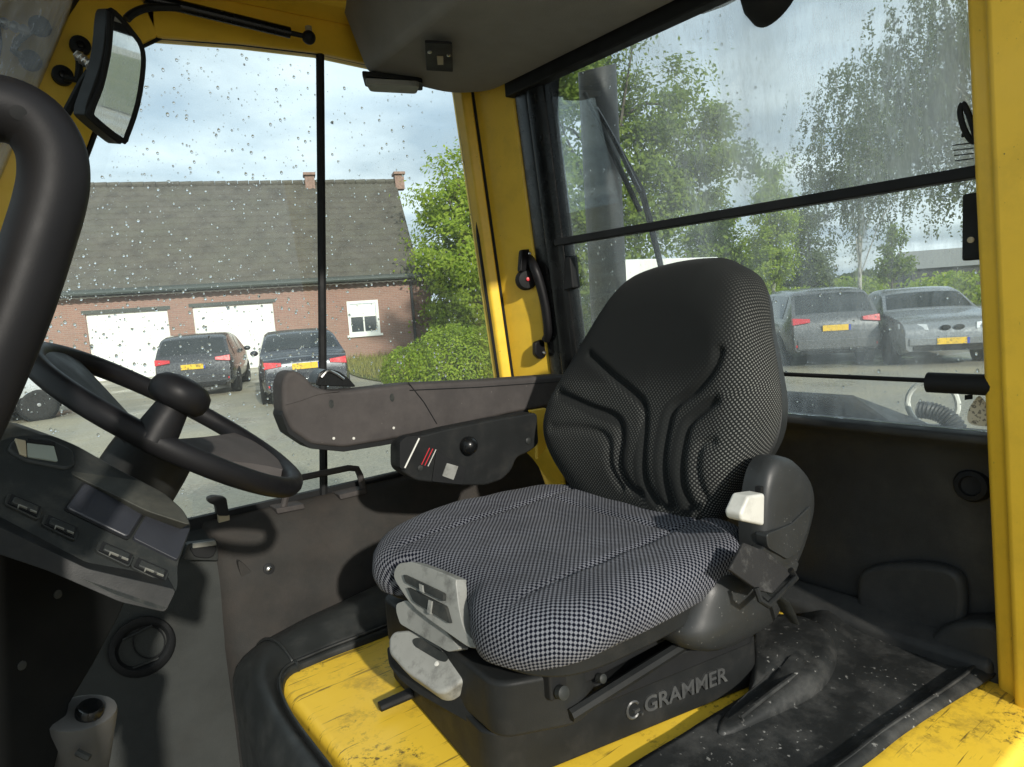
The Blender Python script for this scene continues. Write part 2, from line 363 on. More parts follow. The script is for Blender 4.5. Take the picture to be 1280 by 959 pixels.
# seat box, footwell floor
b = MB().prism(fillet([V((.365, .31, .985)), V((1.33, .31, .985)), V((1.33, 1.44, .985)), V((.365, 1.44, .985))], .09, 5), (0, 0, -0.42))
def scuffed():
    m, t, n, l, b_ = newmat('scuffed_floor_paint'); tcn = n.new('ShaderNodeTexCoord'); vec = tcn.outputs['Object']
    c = mixc(n, l, ramp(n, l, noise(n, l, vec, 5, 6), .3, .7), (0.84, 0.565, 0.05), (0.76, 0.50, 0.04))
    for rot, sc, th, amt in ((.5, (5, 90, 20), .63, .7), (-.25, (7, 150, 20), .64, .8), (1.2, (4, 60, 10), .66, .7)):
        mp = n.new('ShaderNodeMapping'); mp.inputs['Rotation'].default_value = (0, 0, rot); mp.inputs['Scale'].default_value = sc; l.new(vec, mp.inputs[0])
        f = ramp(n, l, noise(n, l, mp.outputs[0], 1.0, 4, .6), th, th+.05); c = mixc(n, l, mth(n, l, 'MULTIPLY', f, amt), c, (0.045, 0.035, 0.02))
    d1 = ramp(n, l, noise(n, l, vec, 11, 8, .75), .52, .70); c = mixc(n, l, mth(n, l, 'MULTIPLY', d1, .65), c, (0.27, 0.18, 0.04))
    d2 = mth(n, l, 'MULTIPLY', ramp(n, l, noise(n, l, vec, 70, 5, .7), .52, .62), ramp(n, l, noise(n, l, vec, 6, 3), .50, .62)); c = mixc(n, l, mth(n, l, 'MULTIPLY', d2, .85), c, (0.03, 0.025, 0.02))
    l.new(c, b_.inputs['Base Color']); l.new(ramp(n, l, noise(n, l, vec, 14, 5), .3, .7, (.32,)*3+(1,), (.6,)*3+(1,)), b_.inputs['Roughness']); bump(n, l, noise(n, l, vec, 60, 5), .15, .002, b_); return m
b.build('seat_box', scuffed(), cab, bevel=0.018)
MB().box((.45, 1.0, .54), (1.75, 1.3, .03)).build('floor', M['dark'], cab)
# side panel under the side window
prof = [(1.700, 1.215), (1.692, 1.236), (1.665, 1.238), (1.635, 1.225), (1.605, 1.19), (1.575, 1.13), (1.545, 1.05), (1.53, .99), (1.52, .93), (1.52, .60)]
xs = [0.335, .35, .375, .42, .5, .6, .7, .8, .9, 1.0, 1.1, 1.2, 1.3]
sp = smooth_open([V((y, z, 0)) for y, z in prof], 4)
rows = [[V((x, p.x + ((.075, .014, .004)[i] if i < 3 else 0), p.y)) for p in sp] for i, x in enumerate(xs)]
MB().grid(rows).build('side_panel', M['panel'], cab, angle=60)
prof = [(1.705, 1.21), (1.695, 1.225), (1.66, 1.215), (1.625, 1.185), (1.60, 1.12), (1.59, 1.02), (1.585, .85), (1.585, .55)]
rows = [[V((x, p.x + (.0 if i == 7 else 0), p.y)) for p in smooth_open([V((y, z, 0)) for y, z in prof], 4)] for i, x in enumerate((-.32, -.2, -.1, 0, .1, .2, .30, .352))]
MB().grid(rows).build('footwell_panel', M['footwell'], cab, angle=60)
# raised moulding at the joint of the two panels
b = MB(); pts = smooth_closed(ats([(298, 702), (312, 712), (328, 738), (338, 765), (332, 770), (318, 755), (304, 728)], Y=1.575), 4); b.prism(pts, (0, .03, 0))
b.build('panel_moulding', M['panel'], cab, bevel=.006)
b = MB(); b.lathe(at(336, 711, Y=1.573), (0, -1, 0.2), [(.013, 0), (.013, .003), (.009, .004)], 16); b.build('screw_cup', M['dark'], cab)
b = MB(); b.lathe(at(336, 711, Y=1.568), (0, -1, 0.2), [(.006, 0), (.006, .003), (.003, .005)], 12); b.build('screw', M['metal'], cab)
# rear moulded panel
prof = [(1.375, .93), (1.372, 1.0), (1.368, 1.12), (1.365, 1.25), (1.355, 1.33), (1.335, 1.385), (1.305, 1.405), (1.288, 1.412), (1.284, 1.420), (1.290, 1.428), (1.330, 1.430)]
rows = [[V((p.x, y, p.y)) for p in smooth_open([V((x, z, 0)) for x, z in prof], 4)] for y in np.linspace(1.52, .38, 24)]
b = MB().grid(rows); rp = b.build('rear_panel', M['rearpanel'], cab, angle=50)
b = MB(); b.prism(smooth_closed(ats([(1088, 800), (1078, 730), (1092, 706), (1140, 699), (1190, 704), (1212, 724), (1212, 775), (1195, 810), (1140, 815)], X=1.37), 4), (-.030, 0, 0))
b.build('moulded_pocket', M['rearpanel'], cab, bevel=.014, seg=4)
b = MB(); b.prism(smooth_closed(ats([(1168, 812), (1180, 782), (1212, 766), (1262, 772), (1270, 840), (1240, 860), (1190, 845)], X=1.37), 4), (-.055, 0, 0)); b.build('moulded_bulge', M['rearpanel'], cab, bevel=.02, seg=4)
b = MB(); b.lathe(at(1218, 606, X=1.362), (-1, 0, .1), [(.030, 0), (.030, .012), (.026, .020), (.018, .022), (.016, .016), (.006, .015)], 24); b.build('knob', M['dark'], cab)
b = MB(); b.prism([V((1.30, .40, .985)), V((1.30, .40, 1.02)), V((1.36, .40, 1.05)), V((1.36, .40, .985))], (0, 1.1, 0)); b.build('floor_trim', M['rearpanel'], cab, bevel=.012)

# right rear pillar, with the lean of the rear plane
def leaning(plan, z0=.95, z1=2.52):
    b = MB(); lo = [V((x + RX(z0, 0), y, z0)) for x, y in plan]; hi = [V((x + RX(z1, 0), y, z1)) for x, y in plan]
    m = len(plan); b.add(lo+hi, [tuple(range(m))[::-1], tuple(range(m, 2*m))] + [(i, (i+1) % m, (i+1) % m+m, i+m) for i in range(m)])
    return b
leaning([(1.232, 1.715), (1.236, 1.668), (1.262, 1.655), (1.268, 1.715)]).build('pillar', M['yellow'], cab, bevel=.006)
leaning([(1.264, 1.715), (1.264, 1.662), (1.270, 1.655), (1.276, 1.715)]).build('door_seal', M['dark'], cab)
leaning([(1.272, 1.715), (1.270, 1.640), (1.282, 1.585), (1.296, 1.515), (1.34, 1.515), (1.34, 1.715)]).build('pillar', M['yellow'], cab, bevel=.007)
# left rear pillar beside the open doorway
lp_ = leaning([(1.30, .398), (1.262, .388), (1.250, .360), (1.225, .354), (1.215, .28), (1.37, .28), (1.37, .398)], .93)
for p in lp_.v: p.y += .026*(p.z-.93)/1.2
lp_.build('pillar', M['yellow'], cab, bevel=.008)
# right front pillar: plate in the side plane with a rounded window corner
Yp = 1.675
inner = ats([(196, 46), (172, 58), (150, 84), (130, 125), (110, 180)], Y=Yp)
seal = ats([(105, -18), (28, 100)], Y=Yp)
dirv = (inner[-1]-inner[-2]).normalized(); end_in = inner[-1] + dirv*((inner[-1].z-1.2)/-dirv.z)
ds = (seal[1]-seal[0]).normalized(); end_out = seal[1] + dirv*((seal[1].z-1.2)/-dirv.z)
b = MB().prism(inner + [end_in, end_out, seal[1], seal[0], V((.383, Yp, 2.52))], (0, .045, 0)); b.build('pillar', M['yellow'], cab, bevel=.004)
rail_b = ats([(196, 46), (300, 54), (400, 66), (500, 88), (585, 110)], Y=Yp)
b = MB().prism(rail_b + [V((1.24, Yp, 2.52)), V((.30, Yp, 2.52))], (0, .044, 0)); b.build('roof_rail', M['yellow'], cab, bevel=.004)
b = MB().prism([V((.1, 1.60, 2.44)), V((.1, 1.585, 2.47)), V((.1, 1.585, 2.56)), V((.1, 1.676, 2.56)), V((.1, 1.672, 2.425))], (1.14, 0, 0)); b.build('roof_rail', M['yellow'], cab, bevel=.010)
# header across the front right corner and near side of the roof
b = MB().prism([V((.17, 1.676, 2.42)), V((.20, 1.676, 2.58)), V((-.06, 1.676, 2.58)), V((.02, 1.676, 2.44))], (0, -1.3, 0)); b.build('front_header', M['yellow'], cab, bevel=.01)
b = MB().box((.62, .40, 2.47), (1.32, .07, .16)); b.build('door_header', M['yellow'], cab, bevel=.01)
b = MB().box((.62, 1.05, 2.60), (1.5, 1.46, .07)); b.build('roof', M['black'], cab, bevel=.03)
# front pillar on the door side carries the grab rail (outside the frame on the left)
b = MB().prism([V((-.075, .40, 2.5)), V((-.02, .40, 2.5)), V((-.08, .40, .9)), V((-.16, .40, .9))], (0, .07, 0)); b.build('pillar', M['yellow'], cab, bevel=.008)
# windscreen strip seen past the front pillar
o1 = seal[0]+V((.0, .02, 0)); o2 = end_out + V((0, .02, 0))
b = MB().prism([o1, o1+V((-.17, -1.2, 0)), o2+V((-.17, -1.2, 0)), o2], (-.006, 0, 0)); b.build('windscreen', M['glass_front'], cab)
b = MB().tube([seal[0]+V((-.012, -.004, 0)), seal[1]+V((-.012, -.004, 0)), end_out+V((-.012, -.004, 0))], .017, 8); b.build('windscreen_seal', M['dark'], cab)
# side window
top = ats([(585, 112), (500, 90), (400, 68), (300, 56), (200, 48)], Y=1.70)
corner = ats([(174, 60), (152, 86), (132, 127), (112, 182)], Y=1.70)
e2 = V((end_in.x, 1.70, 1.215))
poly = [V((1.262, 1.70, 1.215)), V((RX(1.9, 1.238), 1.70, 1.9))] + top + corner + [e2]
b = MB().prism([p for p in poly], (0, .005, 0)); sw = b.build('side_window', M['glass_side'], cab)
b = MB().tube([p+V((0, -.012, 0)) for p in [V((1.256, 1.70, 1.225)), V((RX(1.9, 1.236), 1.70, 1.9))] + top + corner + [e2]], .007, 6); b.build('window_seal', M['dark'], sw)
b = MB().tube(ats([(400, 58), (405, 660)], Y=1.688), .011, 8); b.build('window_post', M['dark'], sw)
b = MB().prism([V((-.3, 1.705, 1.205)), V((-.3, 1.688, 1.205)), V((-.3, 1.688, 1.252)), V((-.3, 1.705, 1.252))], (1.56, 0, 0)); b.build('window_sill', M['dark'], sw)

# rear window: frame, bar and panes
def rear_pane(z0, z1, mat, name, x0=1.31, y0=.40, y1=1.42):
    b = MB(); lo = [V((RX(z0, x0), y0, z0)), V((RX(z0, x0), y1, z0)), V((RX(z1, x0), y1, z1)), V((RX(z1, x0), y0, z1))]
    b.prism(lo, (.005, 0, 0)); return b.build(name, mat, cab)
up = rear_pane(1.862, 2.30, M['glass_rear'], 'upper_pane'); lw = rear_pane(1.43, 1.846, M['glass_low'], 'lower_pane')
leaning([(1.30, 1.515), (1.292, 1.50), (1.296, 1.455), (1.286, 1.448), (1.286, 1.405), (1.296, 1.388), (1.34, 1.388), (1.34, 1.515)], 1.0).build('rear_frame', M['gloss'], cab, bevel=.004)
b = MB(); b.box((RX(1.853, 1.298), .90, 1.854), (.030, 1.02, .019)); b.build('window_bar', M['dark'], cab, bevel=.003)
b = MB(); b.prism([V((1.196, .40, 2.256)), V((1.2315, .40, 2.256)), V((1.2315, .40, 2.52)), V((1.196, .40, 2.52))], (0, 1.12, 0)); b.build('rear_header', M['dark'], cab, bevel=.004)
lt = MB().box(at(1216, 284, X=1.268)+V((0, -.004, 0)), (.028, .030, .105)).build('window_latch', M['dark'], cab, bevel=.004)
MB().lathe(at(1214, 300, X=1.255), (-1, 0, 0), [(.005, -.004), (.005, .003), (.003, .004)], 10).build('screw', M['tan'], lt)
lt = MB().prism(ats([(698, 322), (712, 320), (716, 360), (703, 364)], X=1.262), (.03, 0, 0)).build('window_latch', M['dark'], cab, bevel=.004)
hk = smooth_closed(ats([(1203, 130), (1208, 137), (1214, 152), (1219, 170), (1219, 178), (1211, 172), (1204, 158), (1200, 140)], X=1.255), 4)
MB().tube(hk+[hk[0]], .0045, 8, cap=False).build('coat_hook', M['dark'], cab)
st = MB().tube([at(1160, 478, X=1.268)+V((0, .0, 0)), at(1248, 482, X=1.268)], .0175, 16).build('gas_strut', M['dark'], cab)
MB().tube([at(960, 467, X=1.27), at(1165, 476, X=1.27)], .0042, 8).build('strut_rod', M['dark'], st)
# decals on the rear glass
dm, t_, n_, l_, b_ = newmat('sticker_print'); tcn = n_.new('ShaderNodeTexCoord')
pr_ = ramp(n_, l_, noise(n_, l_, tcn.outputs['Object'], 190, 2), 0.56, 0.60)
l_.new(mixc(n_, l_, mth(n_, l_, 'MULTIPLY', pr_, 0.75), (0.62, 0.58, 0.46), (0.08, 0.08, 0.07)), b_.inputs['Base Color'])
st_pl = smooth_closed(ats([(1226, 496), (1236, 510), (1243, 528), (1238, 533), (1216, 531), (1209, 524), (1212, 510), (1220, 498)], X=1.302), 3)
MB().prism(st_pl, (.001, 0, 0)).build('sticker', dm, cab)
for (x0, y0, x1, y1) in [(1202, 167, 1209, 172), (1206, 494, 1216, 500)]:
    MB().prism(ats([(x0, y0), (x1, y0-1), (x1, y1-1), (x0, y1)], X=RX(1.95 if y0 < 300 else 1.5, 1.308)-.001), (-.001, 0, 0)).build('glass_mark', M['dark'], cab)
for k in range(4):
    y = 181+k*6.5
    MB().prism(ats([(1191+k, y), (1217, y-3), (1217, y-1.4), (1191+k, y+1.4)], X=RX(1.93, 1.308)-.001), (-.001, 0, 0)).build('glass_mark', M['dash'], cab)
# roof lining with lamp and switch plate
sh = V((-.02, 0, 0))
pl0 = [V((.835, 1.640, 2.30)), V((1.10, 1.640, 2.282)), V((1.193, 1.57, 2.282)), V((1.193, .45, 2.282)), V((.78, .45, 2.30))]
b = MB(); lo = fillet(pl0, .05, 4); hi = [V((p.x + (-.045 if p.x < .95 else 0.0), p.y+.01, p.z+.14)) for p in lo]; m_ = len(lo)
hi2 = [V((p.x, p.y, p.z+.1)) for p in hi]
b.add(lo+hi+hi2, [tuple(range(m_))] + [(i, (i+1) % m_, (i+1) % m_+m_, i+m_) for i in range(m_)] + [(i+m_, (i+1) % m_+m_, (i+1) % m_+2*m_, i+2*m_) for i in range(m_)])
rl = b.build('roof_lining', M['headliner'], cab, bevel=.018, seg=4)
lp = MB().prism(fillet(ats([(452, 88), (528, 97), (528, 108), (456, 103)], Z=2.293), .01, 3), (0, 0, -.012)).build('lamp_base', M['black'], rl, bevel=.003)
MB().prism(fillet(ats([(456, 97), (524, 101), (520, 111), (462, 108)], Z=2.278), .012, 3), (0, 0, -.014)).build('lamp_lens', M['grey'], rl, bevel=.006)
sp_ = MB().prism(fillet(ats([(531, 50), (565, 52), (566, 87), (533, 85)], Z=2.279), .004, 3), (0, 0, -.006)).build('switch_plate', M['dark'], rl, bevel=.002)
MB().prism(ats([(546, 70), (554, 70), (554, 79), (547, 79)], Z=2.273), (0, 0, -.004)).build('switch_button', M['tan'], rl)
for q in ((537, 65), (561, 69)): MB().lathe(at(*q, Z=2.272), (0, 0, -1), [(.005, -.002), (.005, .002), (.003, .003)], 10).build('screw', M['metal'], rl)
# yellow bracket behind the control box
MB().prism(ats([(663, 513), (683, 510), (688, 545), (683, 560), (672, 575), (672, 540)], Y=1.30), (0, .012, 0)).build('seat_bracket', M['yellow'], cab, bevel=.003)
# ------------------------------------------------------------------ driver seat
SY = 0.905
seat = thing('driver_seat', 'black suspension driver seat with checked grey cushion and sculpted dotted backrest', 'seat', (.78, SY, .985))
def dome(name, mat, parent, outline, center, arcprof, surf, uvscale=1.0, rings_in=50, seg=200, maskf=None):
    """pillow: outline = closed 2-D polygon round center; surf(p2, s, edge) -> world point; s<=1 on the face, >1 wraps down the flank"""
    c = np.array(center); P = np.array([(p.x, p.y) for p in outline]); angs = np.linspace(0, 2*math.pi, seg, endpoint=False); rad = []
    for a in angs:
        d = np.array((math.cos(a), math.sin(a))); best = 0
        for i in range(len(P)):
            p, q = P[i]-c, P[(i+1) % len(P)]-c; e = q-p; den = d[0]*(-e[1]) + d[1]*e[0]
            if abs(den) < 1e-9: continue
            t = (p[0]*(-e[1]) + p[1]*e[0])/den; u = (d[0]*p[1]-d[1]*p[0])/den
            if t > 0 and -1e-6 <= u <= 1+1e-6: best = max(best, t)
        rad.append(best)
    ss = [(i+1)/rings_in for i in range(rings_in)] + [1+x for x in arcprof]
    vs = [surf(c, 0, 0)]; uv2 = [c.copy()]; msk = [maskf(c, 0) if maskf else 1]
    ring_prev = None
    for s in ss:
        for k, a in enumerate(angs):
            d = np.array((math.cos(a), math.sin(a)))
            p2 = c + d*rad[k]*min(s, 1.0)
            vs.append(surf(p2, s, rad[k])); msk.append(maskf(p2, s) if maskf else 1)
    nr = len(ss); fs = [(0, 1+k, 1+(k+1) % seg) for k in range(seg)]
    for i in range(nr-1):
        for k in range(seg): fs.append((1+i*seg+k, 1+(i+1)*seg+k, 1+(i+1)*seg+(k+1) % seg, 1+i*seg+(k+1) % seg))
    fs.append(tuple(1+(nr-1)*seg+k for k in range(seg)))
    # uv: arc length along each spoke
    uvs = [tuple(c)]; arc = [0.0]*seg; last = [V(vs[0])]*seg
    for i in range(nr):
        for k, a in enumerate(angs):
            v_ = V(vs[1+i*seg+k]); arc[k] += (v_-last[k]).length; last[k] = v_
            uvs.append((c[0]+math.cos(a)*arc[k], c[1]+math.sin(a)*arc[k]))
    b = MB(); b.add(vs, fs); o = b.build(name, mat, parent, angle=179)
    me = o.data; ul = me.uv_layers.new(name='UVMap')
    for lp_ in me.loops: ul.data[lp_.index].uv = uvs[lp_.vertex_index]
    if maskf:
        at_ = me.attributes.new('dots', 'FLOAT', 'POINT'); at_.data.foreach_set('value', msk)
    return o
# cushion
ca = [V((x, y, 0)) for x, y in [(.507, 1.125), (.508, 1.07), (.532, 1.03), (.540, .94), (.535, .855), (.510, .81), (.498, .755), (.520, .687), (.572, .645), (.68, .630), (.85, .632), (.96, .65), (1.02, .72), (1.03, .90), (1.015, 1.08), (.955, 1.165), (.83, 1.205), (.70, 1.215), (.565, 1.185)]]
cout = smooth_closed(ca, 6)
def cush(p, s, edge):
    x, y = float(p[0]), float(p[1]); e = min(s, 1.0)
    u = (x-.76)/.27; w = (y-.915)/.295
    z = 1.284 + .018*abs(w)**2.6 + .012*max(0, u)**2 - .010*max(0, -u-.2)**2*2
    z -= .012*max(0, 1-abs(abs(w)-.56)/.045)**2*(1 if u > -.75 else max(0, 1-(-.75-u)*5))*.6
    z -= .008*max(0, 1-abs(u-.52)/.05)**2*(1 if abs(w) < .56 else 0)
    t = max(0, (e-.80)/.20); z -= .030*(1-math.sqrt(max(0, 1-t*t*.97)))/.83
    z += .0015*math.sin(x*55+y*17)*math.sin(y*43-x*11)
    cx, cy = .77, .92
    if s > 1:
        f = s-1; z -= f*.046; k = -.012*math.sin(math.pi*min(f*.75+.0, 1))+.05*max(0, f-.6)
        x = x + (cx-x)*k*1.0; y = y + (cy-y)*k*1.0
    return V((x, y, z))
cs = dome('cushion', M['check'], seat, cout, (.77, .92), [.08, .2, .35, .5, .65, .8, .92, 1.0, 1.05], cush, seg=200, rings_in=44)
# pan under the cushion
b = MB(); lo = [V((.77+(p.x-.77)*.93, .92+(p.y-.92)*.94, 1.216)) for p in cout]; b.prism(lo, (0, 0, -.03)); b.build('cushion_pan', M['black'], seat, bevel=.005)
# backrest : outline in (y, z)
bo0 = [(1.075, 1.262), (1.135, 1.32), (1.190, 1.40), (1.196, 1.46), (1.172, 1.515), (1.120, 1.60), (1.075, 1.672), (1.035, 1.722), (.985, 1.755), (.90, 1.770), (.80, 1.770), (.735, 1.758), (.690, 1.730), (.668, 1.69), (.655, 1.63), (.632, 1.55), (.616, 1.48), (.620, 1.42), (.648, 1.36), (.682, 1.30), (.715, 1.262), (.78, 1.24), (.90, 1.235), (1.01, 1.24)]
bo = [(y + (.046 if y < .80 else .012 if y < .9 else 0), z - .016*max(0, (z-1.5)/.27)) for y, z in bo0]
bout = smooth_closed([V((y, z, 0)) for y, z in bo], 5)
def backX(z): return .962 + .185*(z-1.25)
bpl = (V((backX(1.45), SY, 1.45)), V((1, 0, -.185)).normalized())
GR = []
for line in [[(738, 444), (765, 470), (790, 490), (806, 506), (812, 530), (815, 560), (818, 600), (828, 625)],
             [(702, 490), (740, 508), (775, 522), (786, 545), (786, 580), (795, 605), (808, 614)],
             [(900, 440), (893, 462), (872, 487), (846, 508), (841, 535), (842, 580), (848, 630)],
             [(898, 500), (880, 515), (867, 530), (864, 560), (866, 600), (872, 632)],
             [(900, 550), (886, 555), (884, 580), (888, 620)], [(828, 625), (838, 633), (848, 630)], [(700, 532), (745, 535), (770, 548), (775, 580), (785, 606)]]:
    pts = smooth_open([at(x, y, pl=bpl) for x, y in line], 4); GR.append(np.array([(p.y, p.z) for p in pts]))
def segdist(p, poly):
    a = poly[:-1]; d_ = poly[1:]-a; ap = p-a; t = np.clip((ap*d_).sum(1)/np.maximum((d_*d_).sum(1), 1e-9), 0, 1)
    q = a + d_*t[:, None]; dd = np.hypot(*(p-q).T); return dd.min()
def grooves(p):
    h = 0
    for i, gpoly in enumerate(GR):
        d_ = segdist(p, gpoly); h = max(h, math.exp(-(d_/.0085)**2)*(1 if i < 4 else .7))
    return h
BC = (.885, 1.47)
def back(p, s, edge):
    y, z = float(p[0]), float(p[1]); e = min(s, 1.0); w = (y-SY)/.29
    x = backX(z) - .020*abs(w)**2.2*(1.0 if z < 1.62 else max(0, 1-(z-1.62)/.12)) - .022*math.exp(-((z-1.37)/.09)**2)
    if s < .999: x += .0115*grooves(np.array((y, z)))
    hz = .020*math.exp(-((z-1.39)/.085)**2)*math.exp(-(w/.75)**4); x -= hz*.4
    t = max(0, (e-.72)/.28); x += .045*(1-math.sqrt(max(0, 1-t*t*.985)))
    if s > 1:
        f = s-1; x += f*.075; k = -.02*math.sin(math.pi*min(f, 1))
        y += (BC[0]-y)*k; z += (BC[1]-z)*k
    return V((x, y, z))
def dotmask(p, s):
    y, z = float(p[0]), float(p[1]); w = abs(y-.90)
    plain = 1/(1+math.exp(-((z-1.53) - .55*max(0, w-.10))/.012))*(1/(1+math.exp((w-(.185-.25*max(0, z-1.70)))/.012)))
    if y > .9 and z > 1.52: plain = max(plain, 1/(1+math.exp(-(z-1.52-.2*max(0, w-.15))/.012)))
    band = 0
    for g_ in GR[:4]:
        d_ = segdist(np.array((y-.012*(1 if y > .89 else -1)*-1, z+.004)), g_)
        band = max(band, 1 if d_ < .010 else max(0, 1-(d_-.010)/.005))
    side = min(1, max(0, (abs(y-.90)-.13)/.08)) if y < .9 else 0
    return max(0, 1-max(plain, band*.9))*(.42 + .58*max(side, 1 if s > .95 else 0))
bk = dome('backrest', M['dots'], seat, bout, BC, [.1, .25, .4, .55, .7, .85, 1.0], back, seg=240, rings_in=84, maskf=dotmask)
# hard shell behind the backrest
b = MB(); base = [V((backX(p.y)+.105, p.x, p.y)) for p in bout]; cc_ = V((backX(1.47)+.105, .885, 1.47))
r0 = [cc_ + (p-cc_)*.95 for p in base]; r1 = [cc_ + (p-cc_)*.965 + V((.004, 0, 0)) for p in base]; r2 = [cc_ + (p-cc_)*.95 + V((.03, 0, 0)) for p in base]; r3 = [cc_ + (p-cc_)*.8 + V((.045, 0, 0)) for p in base]
b.grid([r0, r1, r2, r3], wrap=True); nb = len(base); b.f.append(tuple(3*nb+i for i in range(nb))); b.build('back_shell', M['shell'], seat, angle=45)
# grey pull handle set in the cushion's front
hp = (at(545, 752, X=.509), V((-1, -.10, .38)).normalized())
def hpoly(pts): return ats(pts, pl=hp)
outer = hpoly([(497, 706), (508, 703), (520, 704), (566, 722), (570, 730), (574, 762), (582, 790), (598, 806), (588, 810), (566, 796), (520, 762), (500, 736), (492, 720)])
b = MB().prism(smooth_closed(outer, 3), hp[1]*-.022); gh = b.build('pull_handle', M['grey'], seat, bevel=.004)
hp2 = hp[1]*.004
for q in ([(507, 718), (558, 742), (558, 752), (510, 728)], [(512, 734), (560, 758), (566, 780), (520, 752)]):
    MB().prism([p + hp[1]*.006 for p in fillet(hpoly(q), .004, 3)], hp[1]*-.012).build('grip_slot', M['dash'], gh, bevel=.002)
for q in ([(529, 730), (533, 732), (534, 741), (530, 739)], [(541, 750), (545, 752), (543, 768), (539, 765)]):
    MB().prism([p + hp[1]*.009 for p in hpoly(q)], hp[1]*-.012).build('grip_rib', M['grey'], gh)
b = MB().prism(fillet(ats([(495, 755), (508, 750), (560, 792), (575, 812), (560, 815), (500, 780), (495, 765)], pl=(hp[0]+V((.015, 0, 0)), hp[1])), .006, 3), hp[1]*-.02); b.build('lower_lip', M['grey'], seat, bevel=.005)
# suspension base
bp = [V((.500, .775, 0)), V((1.03, .668, 0)), V((1.09, 1.15, 0)), V((.545, 1.185, 0))]
def slab(pts, z0, z1, r=.03): return MB().prism(fillet([V((p.x, p.y, z1)) for p in pts], r, 5), (0, 0, z0-z1))
slab(bp, .988, 1.078, .035).build('suspension_base', M['black'], seat, bevel=.006)
bp2 = [V((p.x*.93+.055, p.y*.93+.066, 0)) for p in bp]
slab([V((.505, .755, 0)), V((.62, .70, 0)), V((.70, .74, 0)), V((.72, 1.12, 0)), V((.53, 1.16, 0))], 1.078, 1.165, .03).build('bellows_cover', M['black'], seat, bevel=.008)
slab([V((.66, .715, 0)), V((1.0, .66, 0)), V((1.04, 1.12, 0)), V((.68, 1.12, 0))], 1.08, 1.115, .02).build('scissor_frame', M['dark'], seat, bevel=.004)
b = MB(); b.tube([V((.60, .705, 1.10)), V((.93, .655, 1.16))], .010, 8); b.build('side_rail', M['black'], seat)
for q, r_ in (((703, 866), .010), ((752, 848), .007)):
    c_ = at(*q, Y=.70); MB().lathe(c_, (0, -1, .25), [(r_, -.006), (r_, .004), (r_*.5, .006)], 14).build('pivot_bolt', M['dash'], seat)
b = MB().box((.78, .93, 1.155), (.42, .44, .05)); b.build('seat_pan_frame', M['dark'], seat, bevel=.004)
# raised lettering on the base's near face
e1 = (bp[1]-bp[0]).normalized(); nf = V((e1.y, -e1.x, 0)); upv = V((0, 0, 1))
def text_mesh(txt, size, origin, ex, ey, depth, mat, parent, name, bold=.0):
    cu = bpy.data.curves.new('txt', 'FONT'); cu.body = txt; cu.size = size; cu.extrude = depth; cu.offset = bold; cu.resolution_u = 3
    ob = bpy.data.objects.new('txt', cu); COL.objects.link(ob); bpy.context.view_layer.update()
    me = bpy.data.meshes.new_from_object(ob.evaluated_get(bpy.context.evaluated_depsgraph_get())); bpy.data.objects.remove(ob)
    ez = ex.cross(ey); off = V(parent['_o_vec'])
    for v in me.vertices: c = v.co.copy(); v.co = origin + ex*c.x + ey*c.y + ez*c.z - off
    me.materials.clear(); me.materials.append(mat); o = bpy.data.objects.new(name, me); COL.objects.link(o); o.parent = parent; return o
M['letter'] = pmat('raised_lettering', (0.05, 0.052, 0.052), 0.35, var=0.15, dust=(0.16, 0.16, 0.15, 0.4), dscale=30)
org = V((bp[0].x, bp[0].y, 0)) + e1*.275 + nf*.001 + V((0, 0, 1.022))
text_mesh('GRAMMER', .038, org, e1, upv, .003, M['letter'], seat, 'lettering', .0008)
lg = V((bp[0].x, bp[0].y, 0)) + e1*.255 + nf*.001 + V((0, 0, 1.034))
ringp = [lg + e1*(math.cos(a)*.012) + upv*(math.sin(a)*.014) for a in np.linspace(.6, 5.6, 14)]
b = MB(); b.tube(ringp, .0026, 6); b.box(lg+e1*.006+upv*-.003, (.012, .005, .005)); b.box(lg + e1*.016 + upv*-.012, (.004, .005, .004)); b.build('emblem', M['letter'], seat)
# grey height lever at the front
lv = at(535, 815, Y=.96)
lpl = (at(530, 820, X=.492), V((-.55, -.25, .8)).normalized())
b = MB().prism(fillet(ats([(485, 797), (492, 788), (512, 786), (528, 792), (584, 828), (588, 838), (580, 850), (556, 866), (545, 866), (505, 838), (485, 815)], pl=lpl), .008, 3), lpl[1]*-.035); hl = b.build('height_lever', M['grey'], seat, bevel=.007)
MB().prism([p+lpl[1]*.0015 for p in fillet(ats([(515, 800), (524, 797), (562, 820), (558, 828), (548, 826), (518, 808)], pl=lpl), .006, 3)], lpl[1]*-.004).build('lever_mark', M['dash'], hl)
MB().lathe(at(546, 830, pl=lpl), lpl[1], [(.004, -.001), (.004, .0015), (.002, .002)], 10).build('lever_pin', M['lightgrey'], hl)
MB().prism(fillet(ats([(483, 808), (486, 832), (500, 850), (520, 866), (600, 912), (640, 880), (560, 840)], pl=(at(540, 850, X=.50), V((-1, -.2, .3)).normalized())), .008, 3), (.06, .01, 0)).build('base_front', M['black'], seat, bevel=.006)
# adjuster peg under the base
sp0 = at(474, 884, Z=1.0); b = MB().tube([sp0, at(515, 866, Z=1.005)], [.012, .013], 8, flat=.7); b.build('slide_lever', M['dark'], seat, bevel=.002)
